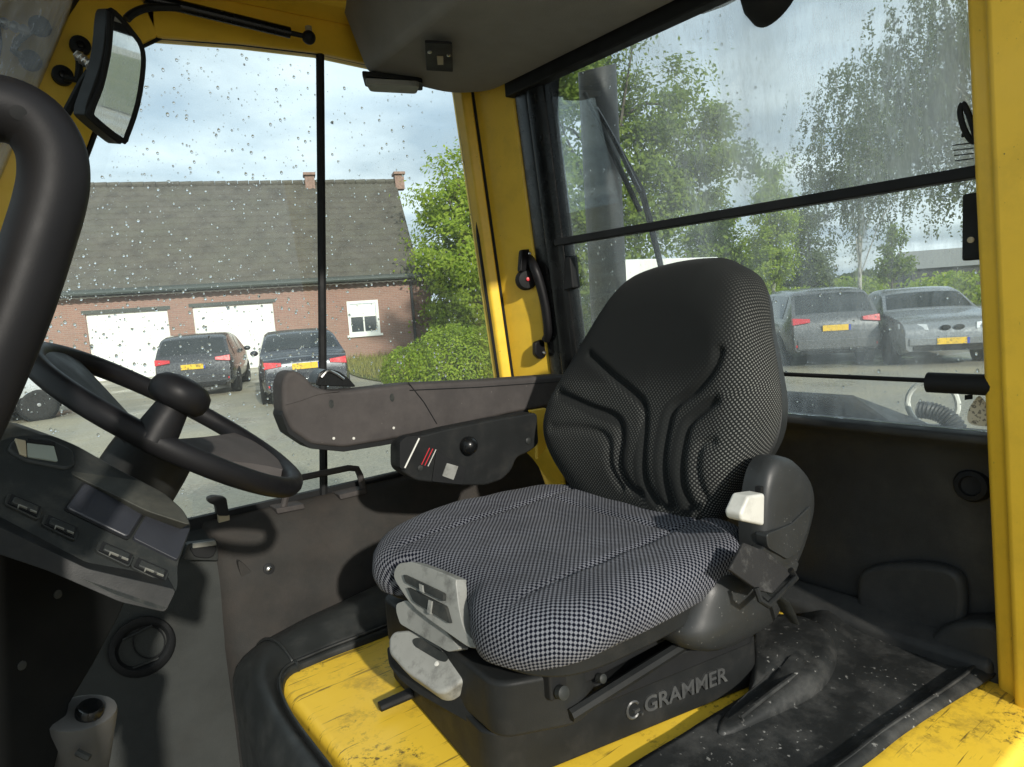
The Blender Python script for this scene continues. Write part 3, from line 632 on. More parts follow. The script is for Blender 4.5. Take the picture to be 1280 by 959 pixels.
# recliner cover on the near side
ro = smooth_closed(ats([(952, 700), (950, 660), (955, 612), (963, 584), (976, 571), (995, 576), (1014, 600), (1019, 630), (1012, 665), (1000, 700), (985, 722), (960, 728)], Y=.605), 4)
cr_ = sum(ro, V((0, 0, 0)))/len(ro)
def inset(pts, c, k, dy): return [c + (p-c)*k + V((0, dy, 0)) for p in pts]
b = MB(); b.grid([inset(ro, cr_, .98, .04), inset(ro, cr_, 1.0, .02), inset(ro, cr_, .985, .006), inset(ro, cr_, .93, -.002), inset(ro, cr_, .82, -.006), inset(ro, cr_, .6, -.009), inset(ro, cr_, .3, -.010)], wrap=True); nb = len(ro); b.f.append(tuple(6*nb+i for i in range(nb)))
rc = b.build('recliner_cover', M['shell'], seat, angle=60)
MB().prism(fillet(ats([(958, 668), (960, 685), (985, 700), (1000, 690), (1012, 655), (1014, 632), (990, 655)], Y=.591), .008, 3), (0, .02, 0)).build('cover_rib', M['shell'], rc, bevel=.007)
wl = MB(); A = ats([(926, 643), (936, 620), (957, 617), (956, 658), (928, 652)], Y=.588); wl.prism(A, (0, .03, 0)); wl.build('recliner_lever', M['lightgrey'], seat, bevel=.005)
MB().box(at(949, 612, Y=.60), (.008, .01, .010)).build('lever_notch', M['dark'], seat)
# lower side cover
lo_ = smooth_closed(ats([(862, 800), (872, 770), (885, 730), (905, 712), (935, 720), (960, 735), (985, 745), (975, 775), (940, 800), (905, 818), (872, 818)], Y=.630), 4)
c2 = sum(lo_, V((0, 0, 0)))/len(lo_)
b = MB(); b.grid([inset(lo_, c2, 1.0, .12), inset(lo_, c2, 1.0, .03), inset(lo_, c2, .94, .008), inset(lo_, c2, .8, -.006), inset(lo_, c2, .5, -.014), inset(lo_, c2, .15, -.018)], wrap=True); nb = len(lo_); b.f.append(tuple(5*nb+i for i in range(nb)))
b.build('side_cover', M['shell'], seat, angle=60)
# lap belt with buckle
bpl2 = (at(950, 715, Y=.575), V((.1, -1, .35)).normalized())
wb = ats([(930, 678), (960, 690), (990, 716), (966, 742), (948, 738), (912, 712)], pl=bpl2)
bl_ = MB().prism(wb, (0, .006, -.002)).build('lap_belt', M['belt'], seat, bevel=.002)
fr = ats([(988, 712), (995, 722), (960, 757), (950, 750), (945, 735)], pl=(bpl2[0]+V((0, -.004, 0)), bpl2[1]))
MB().tube(fr, .0048, 8).build('belt_adjuster', M['black'], seat)
MB().tube(smooth_open(ats([(968, 744), (978, 752), (985, 765), (993, 778)], Y=.585), 4), [.014]*9+[.012, .011, .010, .009], 8, flat=.35).build('belt_tongue', M['dash'], seat)
MB().prism(ats([(945, 690), (958, 682), (985, 690), (1000, 704), (996, 716), (972, 716)], Y=.598), (0, .02, 0)).build('belt_guide', M['shell'], seat, bevel=.004)

# floor mat: creased vinyl sheet left of the seat, and the bolster round the seat box
mt = thing('floor_mat', 'worn black vinyl mat with white specks lying on the yellow floor', 'mat', (1.0, .5, .985))
corner_px = [(790, 975), (945, 862), (1040, 772), (1120, 792), (1243, 852), (1190, 885), (1130, 925), (1080, 965)]
mpoly = ats(corner_px, Z=.992)
# grid between the seat-side edge and the doorway edge
A_ = smooth_open(ats([(735, 1000), (800, 957), (870, 915), (945, 868), (985, 815), (1010, 752)], Z=.99), 5); B_ = smooth_open(ats([(1010, 1015), (1085, 962), (1130, 925), (1185, 887), (1225, 862), (1245, 850)], Z=.99), 5)
rows = []
for i in range(len(A_)):
    r_ = []
    for k in range(25):
        t = k/24; p = A_[i].lerp(B_[i], t); q = i/(len(A_)-1)
        h = .006 + .003*math.sin(7*t+3*q)*math.sin(4*q+1) + .012*math.exp(-((t-.93)/.05)**2)
        h += .022*math.exp(-((t-(.10+.12*max(0, q-.45)))/.12)**2)*min(1, max(0, (q-.35)*3))
        r_.append(p + V((0, 0, h)))
    rows.append(r_)
b = MB().grid(rows); b.build('sheet', M['mat'], mt, angle=170, solid=.006)
b = MB(); hem = [B_[i].lerp(A_[i], .075) + V((0, 0, .020)) for i in range(len(A_))]; b.tube(hem, .0028, 6); b.build('hem', M['mat'], mt)
fo = smooth_closed(ats([(938, 800), (965, 778), (1005, 780), (1036, 796), (1046, 820), (1040, 846), (1015, 872), (960, 898), (905, 920), (900, 905), (935, 872)], Z=1.0), 4); fc = sum(fo, V((0, 0, 0)))/len(fo)
def finset(k, h, cz=0): return [V((fc.x+(p.x-fc.x)*k, fc.y+(p.y-fc.y)*k, 1.0+h*(.35+.65*min(1, max(0, (p.x-.84)/.20))))) for p in fo]
b = MB().grid([finset(1.0, -.004), finset(1.0, .008), finset(.96, .018), finset(.88, .027), finset(.74, .033), finset(.58, .030), finset(.45, .034), finset(.2, .036)], wrap=True); b.f.append(tuple(7*len(fo)+i for i in range(len(fo))))
b.build('fold', M['mat'], mt, angle=170)
MB().tube(smooth_open([p + V((0, 0, .004)) for p in ats([(925, 900), (965, 868), (1005, 838), (1022, 818)], Z=1.022)], 5), .004, 6).build('crease', M['mat'], mt)
bs = thing('seat_box_bolster', 'padded black vinyl bolster along the edge of the yellow seat box', 'bolster', (.5, 1.46, .985))
inn = smooth_open([V((.335, .60, .985)), V((.345, .95, .985)), V((.352, 1.20, .985)), V((.385, 1.315, .99)), V((.46, 1.335, .99)), V((.60, 1.335, .99)), V((.80, 1.34, .99)), V((1.25, 1.345, .99))], 6)
oub = smooth_open([V((.275, .60, .93)), V((.285, .95, .93)), V((.292, 1.25, .93)), V((.33, 1.49, .95)), V((.46, 1.525, .98)), V((.60, 1.53, 1.0)), V((.80, 1.535, 1.02)), V((1.25, 1.54, 1.04))], 6)
rows = []
for p, q in zip(inn, oub):
    d_ = q-p; rows.append([p + V((0, 0, -.03)), p + V((0, 0, .004)), p + d_*.06 + V((0, 0, .010)), p + d_*.12 + V((0, 0, .006)), p + d_*.16 + V((0, 0, .014)), p + d_*.35 + V((0, 0, .034)), p + d_*.6 + V((0, 0, .040)), p + d_*.85 + V((0, 0, .025)), q, q + V((0, 0, -.06)), q + V((0, 0, -.35))])
rows = [smooth_open(r_, 3) for r_ in rows]
MB().grid(rows).build('padding', M['vinyl'], bs, angle=80)
i0 = 21
MB().tube([p + V((0, 0, .003)) for p in rows[i0]], .0035, 6).build('seam', M['vinyl'], bs)
MB().tube([p + (q-p)*.06 + V((0, 0, .0125)) for p, q in zip(inn, oub)], .003, 6).build('seam', M['vinyl'], bs)
# ------------------------------------------------------------------ steering wheel
WC = V((.197, 1.068, 1.564)); tt, ssn = .6146, .169
wn = V((math.sin(tt)*math.cos(ssn), -math.sin(ssn), math.cos(tt)*math.cos(ssn)))
w1 = (V((1, 0, 0)) - wn*wn.x).normalized(); w2 = wn.cross(w1)
wp = lambda k, r, h=0: WC + w1*(math.cos(k)*r) + w2*(math.sin(k)*r) + wn*h
sw_ = thing('steering_wheel', 'black steering wheel with spinner knob on its rim', 'steering wheel', tuple(WC - wn*.05))
b = MB(); n1, n2 = 72, 12; rows = []
for i in range(n1):
    k = 2*math.pi*i/n1; c = wp(k, .190); e = (c-WC).normalized()
    rows.append([c + e*(math.cos(a)*.0135) + wn*(math.sin(a)*.015) for a in np.linspace(0, 2*math.pi, n2, endpoint=False)])
rows.append(rows[0]); b.grid(rows, wrap=True); b.build('rim', M['tube'], sw_, angle=180)
for k0 in (.28, 2.70, -1.75):
    b = MB(); L_ = []
    for t in np.linspace(0, 1, 8):
        r_ = .03 + t*.155; w_ = (.08 if k0 < 0 else .085 + .10*t) - .025*math.sin(math.pi*t) + (.02 if t > .9 else 0); h = -.045*(1-t)**1.3
        c = wp(k0, r_, h); tg = wn.cross((wp(k0, 1)-WC).normalized())
        L_.append([c - tg*w_/2 - wn*.006, c - tg*w_/2*.9 + wn*.006, c - tg*w_*.2 + wn*.009, c + tg*w_*.2 + wn*.009, c + tg*w_/2*.9 + wn*.006, c + tg*w_/2 - wn*.006])
    b.grid(L_, wrap=True); b.build('spoke', M['arm'] if k0 == .28 else M['black'], sw_, angle=50)
b = MB(); b.lathe(WC - wn*.06, wn, [(.048, 0), (.052, .02), (.045, .032), (.02, .036)], 28); b.build('hub', M['black'], sw_)
kb = at(196, 552, d=.80); kn = wn
# spinner knob on the near rim
kc = at(194, 545, pl=(WC + w2*-.19, (EYE-WC).normalized()))
ktop = at(229, 487, pl=(WC + w2*-.19, (EYE-WC).normalized()))
ax = (ktop-kc); kl = ax.length
b = MB(); b.lathe(kc - ax.normalized()*.006, ax, [(.025, 0), (.024, kl*.25), (.021, kl*.55), (.019, kl*.75)], 24); stem = b.build('knob_stem', M['tube'], sw_)
b = MB(); b.lathe(kc - ax.normalized()*.006, ax, [(.016, kl*.68), (.028, kl*.71), (.034, kl*.82), (.0365, kl*.98), (.034, kl*1.14), (.026, kl*1.26), (.013, kl*1.32), (.003, kl*1.335)], 30); b.build('spinner_knob', M['tube'], sw_, angle=60)

# ------------------------------------------------------------------ steering column and instrument console
M['matt'] = pmat('matt_black_cover', (0.0045, 0.005, 0.005), .8, var=.2, spec=.1)
M['deck'] = pmat('dusty_sunlit_deck', (0.03, 0.032, 0.029), .65, var=.2, grain=.25, gscale=600, dust=(.13, .125, .10, .55), dscale=12, dlim=(.4, .8), spec=.2)  # paler than the console body: dust, plus sunlight painted into the tone
con = thing('instrument_console', 'dark grey instrument console with small display and four rocker switches under the steering wheel', 'console', (.08, .95, .9))
colm = thing('steering_column', 'thick black steering column boot below the steering wheel', 'column', tuple(WC - wn*.2))
b = MB(); base = WC - wn*.035; b.lathe(base, -wn, [(.044, 0), (.054, .010), (.056, .035), (.058, .10), (.060, .14), (.062, .22)], 32, xdir=w1); b.build('boot', M['black'], colm)
b = MB(); b.lathe(base - wn*.095, -wn, [(.058, 0), (.0635, .003), (.0635, .012), (.060, .015)], 32); b.build('boot_ring', M['dark'], colm)
cn_ = V((.30, -.62, .72)).normalized(); cpl = (V((.075, .865, 1.50)), cn_)
up_out = [(-70, 590), (-20, 560), (14, 546), (62, 543), (96, 557), (150, 588), (205, 616), (230, 638), (240, 658), (222, 706), (223, 735), (207, 765), (150, 747), (60, 705), (-70, 650)]
face = ats(up_out, pl=cpl)
b = MB().prism(fillet(face, .01, 3), V((-.03, .10, .01))); body = b.build('body', M['dash'], con, bevel=.008)
cpl2 = (cpl[0]+cn_*.004, cn_)
# lower lip, more upright than the switch face, and the raised deck under the wheel
ed_ = (at(221, 737, pl=cpl)-at(-70, 634, pl=cpl)).normalized(); sd_ = cn_.cross(ed_); sd_ = sd_ if sd_.z < 0 else -sd_; ln_ = (cn_*.75 + sd_*.66).normalized(); lpl_ = (at(110, 700, pl=(cpl[0]+cn_*.012, cn_)), ln_)
b = MB().prism(fillet(ats([(-70, 634), (0, 659), (110, 711), (221, 737), (207, 766), (150, 753), (60, 714), (-70, 670)], pl=lpl_), .005, 3), V((.0, .05, .01))); b.build('lower_lip', M['black'], con, bevel=.006)
dn_ = V((.35, -.35, .87)).normalized(); dpl = (at(170, 615, pl=cpl)+cn_*.006, dn_)
b = MB().prism(fillet(ats([(92, 566), (150, 588), (205, 616), (230, 638), (239, 657), (184, 639), (106, 601), (88, 592)], pl=dpl), .006, 3), V((-.01, .05, -.02))); b.build('top_deck', M['deck'], con, bevel=.005)
b = MB().prism(fillet(ats([(8, 562), (16, 548), (60, 546), (92, 561), (96, 580), (84, 586), (32, 576)], pl=cpl2), .006, 3), cn_*-.03 ); hood = b.build('display_hood', M['dash'], con, bevel=.004)
M['lcd'] = pmat('grey_display', (0.26, 0.29, 0.25), 0.25, var=0.05)
MB().prism([p+cn_*.0015 for p in fillet(ats([(33, 553), (66, 556), (72, 578), (34, 572)], pl=cpl2), .002, 2)], cn_*-.004).build('display', M['lcd'], hood)
MB().prism([p+cn_*.004 for p in ats([(33, 551), (68, 556), (68, 559), (33, 555)], pl=cpl2)], cn_*-.008).build('display_edge', M['dark'], hood)
MB().prism([p+cn_*.002 for p in ats([(18, 549), (32, 552), (33, 572), (24, 568)], pl=cpl2)], cn_*-.006).build('display_bezel', M['tan'], hood, bevel=.001)
cv = MB().prism([p for p in fillet(ats([(106, 603), (180, 640), (160, 671), (83, 634)], pl=cpl2), .004, 3)], cn_*-.008).build('fuse_cover', M['dashdark'], con, bevel=.002)
MB().prism([p-cn_*.002 for p in fillet(ats([(104, 600), (183, 639), (161, 674), (80, 635)], pl=cpl2), .004, 3)], cn_*-.006).build('cover_joint', M['dark'], con)
MB().prism([p for p in fillet(ats([(184, 642), (238, 660), (222, 700), (166, 672)], pl=cpl2), .003, 3)], cn_*-.01).build('side_cover', M['dashdark'], con, bevel=.002)
for (x, y) in ((31, 631), (77, 657), (145, 690), (189, 710)):
    MB().prism([p for p in fillet(ats([(x-21, y-15), (x+23, y+5), (x+17, y+19), (x-26, y-2)], pl=cpl2), .004, 3)], cn_*-.008).build('switch_bezel', M['dash'], con, bevel=.003)
    MB().prism([p+cn_*.002 for p in ats([(x-17, y-12), (x+20, y+4), (x+15, y+16), (x-22, y-1)], pl=cpl2)], cn_*-.006).build('switch_well', M['dark'], con)
    s_ = MB().prism([p+cn_*.0045 for p in ats([(x-14, y-8), (x+17, y+5), (x+14, y+13), (x-18, y)], pl=cpl2)], cn_*-.008).build('rocker_switch', M['dash'], con, bevel=.002)
    for q in ([(x-9, y+4), (x+1, y+8), (x+1, y+9.4), (x-9, y+5.4)], [(x-10, y+4), (x-8.5, y+4.6), (x-9.5, y+8.4), (x-11, y+7.8)], [(x+5, y+10), (x+13, y+13), (x+13, y+14.4), (x+5, y+11.4)]):
        MB().prism([p+cn_*.0062 for p in ats(q, pl=cpl2)], cn_*-.002).build('switch_mark', M['switch'], s_)
# black cover below the console
pn = V((.55, -.80, .10)).normalized(); ppl = (V((.05, .945, 1.35)), pn)
b = MB().prism(ats([(-90, 640), (0, 660), (80, 700), (160, 745), (150, 770), (118, 830), (88, 880), (70, 960), (60, 1010), (-90, 1010)], pl=ppl), pn*-.10); b.build('column_cover', M['matt'], con, bevel=.004)
for q in ((72, 743), (27, 832)): MB().lathe(at(*q, pl=ppl), pn, [(.005, -.003), (.005, .001), (.003, .0012)], 12).build('cover_hole', M['dash'], con)
# ------------------------------------------------------------------ levers at the bottom left
M['dullgrey'] = pmat('dull_grey_plastic', (0.06, 0.06, 0.058), .5, var=.2, dust=(.09, .085, .075, .4), dscale=20)
l1 = thing('control_lever', 'grey lever block with a black push button at the lower left', 'lever', tuple(at(100, 990, d=.85)))
c0 = at(98, 915, d=.80); axl = (at(104, 890, d=.80)-at(92, 990, d=.83)).normalized()
b = MB(); b.lathe(c0 + axl*.030 - axl*.16, axl, [(.030, 0), (.036, .02), (.038, .10), (.0385, .15), (.037, .158), (.032, .160)], 20, sx=.75, xdir=V((0, 1, 0))); b.build('grip', M['dullgrey'], l1, angle=50)
b = MB(); b.lathe(at(111, 898, d=.795), axl, [(.0150, 0), (.0150, .014), (.0125, .018), (.009, .0165)], 18); b.build('push_button', M['gloss'], l1)
b = MB(); b.tube([at(96, 940, d=.77), at(112, 948, d=.77)], .004, 6); b.build('grip_rib', M['dash'], l1)
l2 = thing('hand_lever', 'dark lever with rounded pale tip in the lower left corner', 'lever', tuple(at(20, 1000, d=.8)))
b = MB(); b.tube(smooth_open([at(18, 1010, d=.80), at(28, 945, d=.80), at(40, 893, d=.80), at(58, 882, d=.80)], 5), [.016]*6+[.018]*5+[.016, .015, .013, .010, .008], 12, flat=.8); b.build('shank', M['dash'], l2)
b = MB(); b.tube(smooth_open([at(6, 940, d=.83), at(22, 905, d=.83), at(36, 885, d=.83)], 5), .006, 8); b.build('link', M['black'], l2)

# ------------------------------------------------------------------ near grab rail on the left door pillar
gr_ = thing('grab_rail', 'thick black padded grab rail close up at the left edge', 'grab rail', tuple(at(0, 500, Y=.5)))
path = smooth_open(ats([(-90, 150), (-55, 138), (-20, 135), (14, 139), (44, 156), (64, 188), (68, 222), (62, 257), (50, 297), (34, 346), (16, 396), (-5, 446), (-29, 500), (-75, 600)], Y=.50), 6)
b = MB(); b.tube(path, .0187, 24); b.build('padded_tube', M['tube'], gr_, angle=180)
hp_ = at(23, 141, d=.46); hn = (EYE-hp_).normalized()
b = MB(); b.lathe(at(23, 141, Y=.50) + hn*.0180, hn, [(.0042, -.004), (.0042, .0008), (.003, .001)], 14); b.build('fixing_hole', M['dark'], gr_)

# ------------------------------------------------------------------ mirror
mn = V((.43, -.86, -.20)).normalized(); mpl = (at(148, 98, Y=1.48), mn)
mi = thing('cab_mirror', 'black framed interior mirror on a bolted bracket at the front pillar', 'mirror', tuple(at(130, 150, Y=1.5)))
mo = [(134, 16), (141, 11), (150, 19), (164, 36), (178, 56), (181, 82), (174, 130), (160, 172), (153, 179), (146, 178), (110, 148), (107, 138), (110, 125), (124, 85), (130, 55)]
mi_in = [(143, 20), (150, 26), (164, 44), (174, 60), (176, 84), (169, 130), (156, 168), (151, 171), (122, 148), (118, 139), (129, 110), (138, 70), (141, 40)]
b = MB().prism(smooth_closed(ats(mo, pl=mpl), 3), mn*-.035); b.build('housing', M['black'], mi, bevel=.006)
b = MB().prism([p+mn*.0015 for p in smooth_closed(ats(mi_in, pl=mpl), 3)], mn*-.003); b.build('mirror_glass', M['mirror'], mi)
b = MB(); rimp = smooth_closed(ats([((x+u)/2, (y+w)/2) for (x, y), (u, w) in zip([(136, 15), (148, 21), (164, 40), (176, 58), (178.5, 83), (171.5, 130), (158, 170), (152, 175), (116, 148), (112, 138), (127, 100), (136, 50)], [(136, 15), (148, 21), (164, 40), (176, 58), (178.5, 83), (171.5, 130), (158, 170), (152, 175), (116, 148), (112, 138), (127, 100), (136, 50)])], pl=mpl), 3)
b.tube(rimp+[rimp[0]], .0055, 8, cap=False); b.build('mirror_rim', M['dark'], mi)
for q in ((100, 58), (78, 95)):
    c_ = at(*q, Y=1.668); d_ = MB().lathe(c_, (0, -1, 0), [(.019, -.004), (.019, .008), (.015, .011), (.008, .011), (.006, .008)], 20).build('bracket_boss', M['black'], mi)
    MB().lathe(c_ + V((0, -.0105, 0)), (0, -1, 0), [(.007, 0), (.007, .004), (.003, .0045)], 6).build('bolt', M['gloss'], d_)
b = MB(); b.tube([at(100, 64, Y=1.65), at(99, 88, Y=1.64), at(96, 100, Y=1.645), at(80, 97, Y=1.65)], .007, 8); b.build('bracket_arm', M['black'], mi)
b = MB(); b.tube([at(97, 70, Y=1.63), at(118, 84, Y=1.55), at(128, 90, Y=1.51)], .0055, 10); b.build('mirror_stud', M['metal'], mi)
for k in range(4): c_ = at(98+5*k, 70+4.2*k, Y=1.625-.02*k); MB().lathe(c_, (at(118, 84, Y=1.55)-at(97, 70, Y=1.63)), [(.010, 0), (.011, .003), (.010, .006)], 6).build('stud_nut', M['metal'], mi)
b = MB(); b.tube([at(83, 142, Y=1.62), at(103, 104, Y=1.60), at(122, 76, Y=1.56)], .0085, 8); b.build('mirror_arm', M['dark'], mi)

# ------------------------------------------------------------------ gas strut along the roof rail
gs = thing('roof_gas_strut', 'black gas strut fixed along the yellow roof rail', 'gas strut', tuple(at(385, 47, Y=1.6)))
b = MB(); b.tube([at(180, -4, Y=1.615), at(192, 0, Y=1.615), at(362, 41, Y=1.615)], .0125, 12); b.build('cylinder', M['gloss'], gs)
b = MB(); b.tube([at(362, 41, Y=1.615), at(384, 46, Y=1.615)], .006, 8); b.build('rod', M['dark'], gs)
b = MB(); b.ball(at(386, 47, Y=1.612), .016, 12, 8); b.build('ball_joint', M['dark'], gs)
b = MB(); b.lathe(at(386, 40, Y=1.62), (0, 0, 1), [(.008, 0), (.008, .012), (.004, .014)], 10); b.build('mount_stud', M['tan'], gs)
hs = MB().tube(smooth_open(ats([(158, 24), (166, 17), (180, 11), (200, 9), (225, 10)], Y=1.60), 5), .008, 8)
tag(hs.build('cable', M['dark']), 'thin black cable curving above the mirror onto the roof rail', 'cable')

# ------------------------------------------------------------------ armrest with joystick pad
arm = thing('armrest', 'long dusty brown-grey armrest pad beside the side window', 'armrest', tuple(at(560, 560, Y=1.36)))
YA = 1.34
ao = [(353, 480), (359, 466), (370, 463), (382, 470), (392, 483), (412, 489), (440, 488), (510, 480), (600, 476), (712, 468), (712, 504), (640, 517), (560, 536), (480, 552), (430, 560), (390, 556), (364, 538), (354, 515)]
b = MB().prism(fillet(ats(ao, Y=YA), .012, 4), (0, .065, 0)); b.build('pad', M['arm'], arm, bevel=.012, seg=4)
b = MB().prism(fillet(ats([(354, 512), (364, 534), (390, 552), (430, 556), (480, 549), (560, 533), (690, 506), (690, 514), (560, 541), (480, 557), (430, 565), (388, 561), (361, 543), (352, 520)], Y=YA+.006), .004, 2), (0, .055, 0)); b.build('pad_base', M['dark'], arm, bevel=.004)
for q in ((414, 505), (490, 497)):
    b = MB(); b.lathe(at(*q, Y=YA), (0, -1, 0), [(.009, -.004), (.009, .001), (.006, .0012)], 14, sx=.6, xdir=V((1, 0, 0))); b.build('screw_hole', M['dash'], arm)
for q in ((417, 548), (442, 548), (492, 535)):
    b = MB(); b.lathe(at(*q, Y=YA), (0, -1, 0), [(.003, -.002), (.003, .0012), (.002, .0014)], 8); b.build('screw', M['lightgrey'], arm)
b = MB().prism(fillet(ats([(394, 482), (399, 466), (408, 461), (424, 464), (436, 473), (446, 484)], Y=YA+.05), .008, 4), (0, .05, 0)); jk = b.build('joystick_pad', M['gloss'], arm, bevel=.006)
b = MB(); b.tube(smooth_open(ats([(402, 472), (410, 464), (420, 467), (430, 474)], Y=YA+.046), 4), .003, 6); b.build('chrome_edge', M['metal'], jk)
b = MB(); b.tube(ats([(510, 478), (530, 503), (546, 530)], Y=YA-.0005), .0012, 5); b.build('pad_joint', M['dark'], arm)
b = MB(); b.tube(smooth_open(ats([(357, 506), (378, 500), (398, 493), (425, 489)], Y=YA-.0004), 4), .0011, 5); b.build('pad_crease', M['arm'], arm)
b = MB(); b.tube(ats([(512, 488), (600, 484), (700, 477)], Y=YA-.0005), .0012, 5); b.build('pad_joint', M['dark'], arm)

# ------------------------------------------------------------------ control box under the armrest
cb = thing('control_box', 'black side control box with round black knob and small white decal', 'control box', tuple(at(590, 605, Y=1.22)))
YB = 1.22
co = [(500, 556), (512, 547), (528, 544), (560, 536), (620, 524), (672, 516), (674, 556), (660, 566), (646, 572), (640, 588), (628, 600), (608, 607), (570, 607), (520, 601), (500, 588)]
b = MB().prism(fillet(ats(co, Y=YB), .012, 4), (0, .045, 0)); b.build('housing', M['black'], cb, bevel=.005)
b = MB(); b.ball(at(586, 557, Y=YB-.008), .020, 24, 14); b.build('round_knob', M['gloss'], cb)
MB().lathe(at(660, 551, Y=YB), (0, -1, 0), [(.008, -.003), (.008, .002), (.005, .004)], 14).build('screw', M['dash'], cb)
MB().prism(fillet(ats([(500, 553), (508, 546), (527, 545), (507, 588), (500, 585)], Y=YB-.004), .003, 3), (0, .02, 0)).build('end_cap', M['dark'], cb, bevel=.003)
MB().tube(ats([(524, 548), (506, 585)], Y=YB-.006), .0018, 6).build('cap_edge', M['lightgrey'], cb)
MB().prism(fillet(ats([(546, 563), (583, 586), (578, 606), (540, 602)], Y=YB-.003), .004, 3), (0, .01, 0)).build('switch_block', M['dark'], cb, bevel=.003)
MB().prism(fillet(ats([(559, 579), (573, 583), (567, 600), (553, 595)], Y=YB-.005), .0015, 2), (0, .004, 0)).build('decal', M['grey'], cb)
for k in range(3):
    MB().tube(ats([(537+4*k, 560+1.0*k), (527+4*k, 581+1.0*k)], Y=YB-.0005), .0009, 5).build('red_stripe', M['red'] if k < 2 else M['lightgrey'], cb)
MB().lathe(at(525, 585, Y=YB), (0, -1, 0), [(.006, -.003), (.006, .002), (.003, .003)], 12).build('screw', M['dash'], cb)

# ------------------------------------------------------------------ handle on the rear pillar
ph = thing('pillar_handle', 'curved black grab handle with two screws on the yellow rear pillar', 'grab handle', tuple(at(675, 440, Y=1.5)))
hp3 = smooth_open([at(662, 322, Y=1.535), at(668, 335, Y=1.50), at(675, 355, Y=1.488), at(682, 385, Y=1.482), at(685, 415, Y=1.485), at(682, 425, Y=1.50)], 5)
b = MB(); b.tube(hp3, [.012]*4+[.0135]*17+[.012]*5, 12); b.build('grip', M['tube'], ph)
b = MB().prism(fillet(ats([(652, 312), (664, 311), (669, 322), (662, 340), (650, 340)], Y=1.53), .008, 4), (.004, .02, 0)); b.build('mount', M['tube'], ph, bevel=.005)
b = MB().prism(fillet(ats([(669, 428), (680, 424), (685, 434), (683, 446), (676, 450), (669, 444)], Y=1.52), .008, 4), (.004, .02, 0)); b.build('mount', M['tube'], ph, bevel=.005)
for q, y in (((662, 317), 1.527), ((680, 441), 1.517)): MB().lathe(at(*q, Y=y), (-.3, -1, 0), [(.0055, -.003), (.0055, .003), (.003, .005)], 10).build('screw', M['metal'], ph)
kn_ = thing('round_pillar_knob', 'round black knob with a red dot behind the pillar handle', 'knob', tuple(at(657, 350, Y=1.55)))
b = MB(); b.lathe(at(657, 350, Y=1.545), (-.45, -1, 0), [(.030, -.005), (.030, .012), (.024, .020), (.010, .022)], 24); b.build('disc', M['dark'], kn_)
b = MB(); b.lathe(at(660, 349, Y=1.522), (-.45, -1, 0), [(.0055, -.003), (.0055, .002), (.003, .003)], 10); b.build('red_dot', M['red'], kn_)

# ------------------------------------------------------------------ fittings on the side panel
bh = thing('panel_handle', 'dusty grey bracket handle on top of the side panel', 'handle', tuple(at(400, 636, Y=1.63)))
b = MB(); b.tube(fillet(ats([(352, 640), (363, 602), (444, 584), (455, 615)], Y=1.645), .02, 3)[4:12] if False else ats([(353, 639), (361, 606), (368, 599), (436, 585), (446, 586), (450, 594), (455, 616)], Y=1.645), .0085, 8); b.build('bar', M['arm'], bh)
for q in ([(345, 636), (380, 630), (382, 636), (347, 643)], [(424, 619), (457, 611), (459, 617), (426, 625)]):
    MB().prism(ats(q, Y=1.632), (0, .05, 0)).build('foot', M['arm'], bh, bevel=.003)
lh = thing('latch_lever', 'small black hooked lever with tan shank on the window sill', 'lever', tuple(at(280, 655, Y=1.66)))
MB().prism(fillet(ats([(260, 623), (268, 620), (283, 622), (287, 645), (272, 645), (270, 632), (261, 629)], Y=1.655), .006, 3), (0, .022, 0)).build('hook', M['dark'], lh, bevel=.003)
MB().prism(ats([(273, 644), (287, 644), (288, 660), (274, 662)], Y=1.66), (0, .012, 0)).build('shank', M['tan'], lh, bevel=.001)
rg = thing('recessed_catch', 'small recessed grey catch at the top of the footwell panel', 'catch', tuple(at(252, 700, Y=1.585)))
MB().prism(fillet(ats([(234, 680), (272, 675), (273, 701), (228, 700)], Y=1.590), .006, 3), (0, .02, 0)).build('plate', M['dash'], rg, bevel=.004)
MB().prism(smooth_closed(ats([(240, 684), (269, 682), (269, 692), (262, 698), (246, 697), (240, 691)], Y=1.586), 3), (0, .012, 0)).build('pocket', M['dark'], rg, bevel=.003)
MB().prism(ats([(241, 680), (270, 676), (271, 682), (241, 686)], Y=1.580), (0, .008, 0)).build('grip_lip', M['switch'], rg, bevel=.002)
vt = thing('air_vent', 'round black swivel air vent on the footwell panel', 'air vent', tuple(at(178, 850, Y=1.58)))
Yv = 1.578
def ell(cx, cy, ax_, ay_, rot, n=32, Y=Yv):
    return [at(cx + math.cos(a)*ax_*math.cos(rot) - math.sin(a)*ay_*math.sin(rot), cy + math.cos(a)*ax_*math.sin(rot) + math.sin(a)*ay_*math.cos(rot), Y=Y) for a in np.linspace(0, 2*math.pi, n, endpoint=False)]
rt = -.55
b = MB(); b.grid([ell(177, 809, 45, 36, rt, Y=Yv+.012), ell(177, 809, 45, 36, rt, Y=Yv+.002), ell(177, 808, 43, 34, rt, Y=Yv-.004), ell(178, 808, 37, 28, rt, Y=Yv-.006), ell(178, 808, 34, 24, rt, Y=Yv+.000), ell(178, 808, 32, 22, rt, Y=Yv+.008)], wrap=True); b.build('ring', M['dark'], vt, angle=50)
b = MB().prism(ell(178, 808, 33, 23, rt, Y=Yv+.006), (0, .003, 0)); b.build('vane', M['footwell'], vt)
b = MB(); pth = ell(186, 803, 20, 20, 0, Y=Yv+.004); b.tube(pth+[pth[0]], .0018, 6, cap=False); b.build('vane_edge', M['dark'], vt)
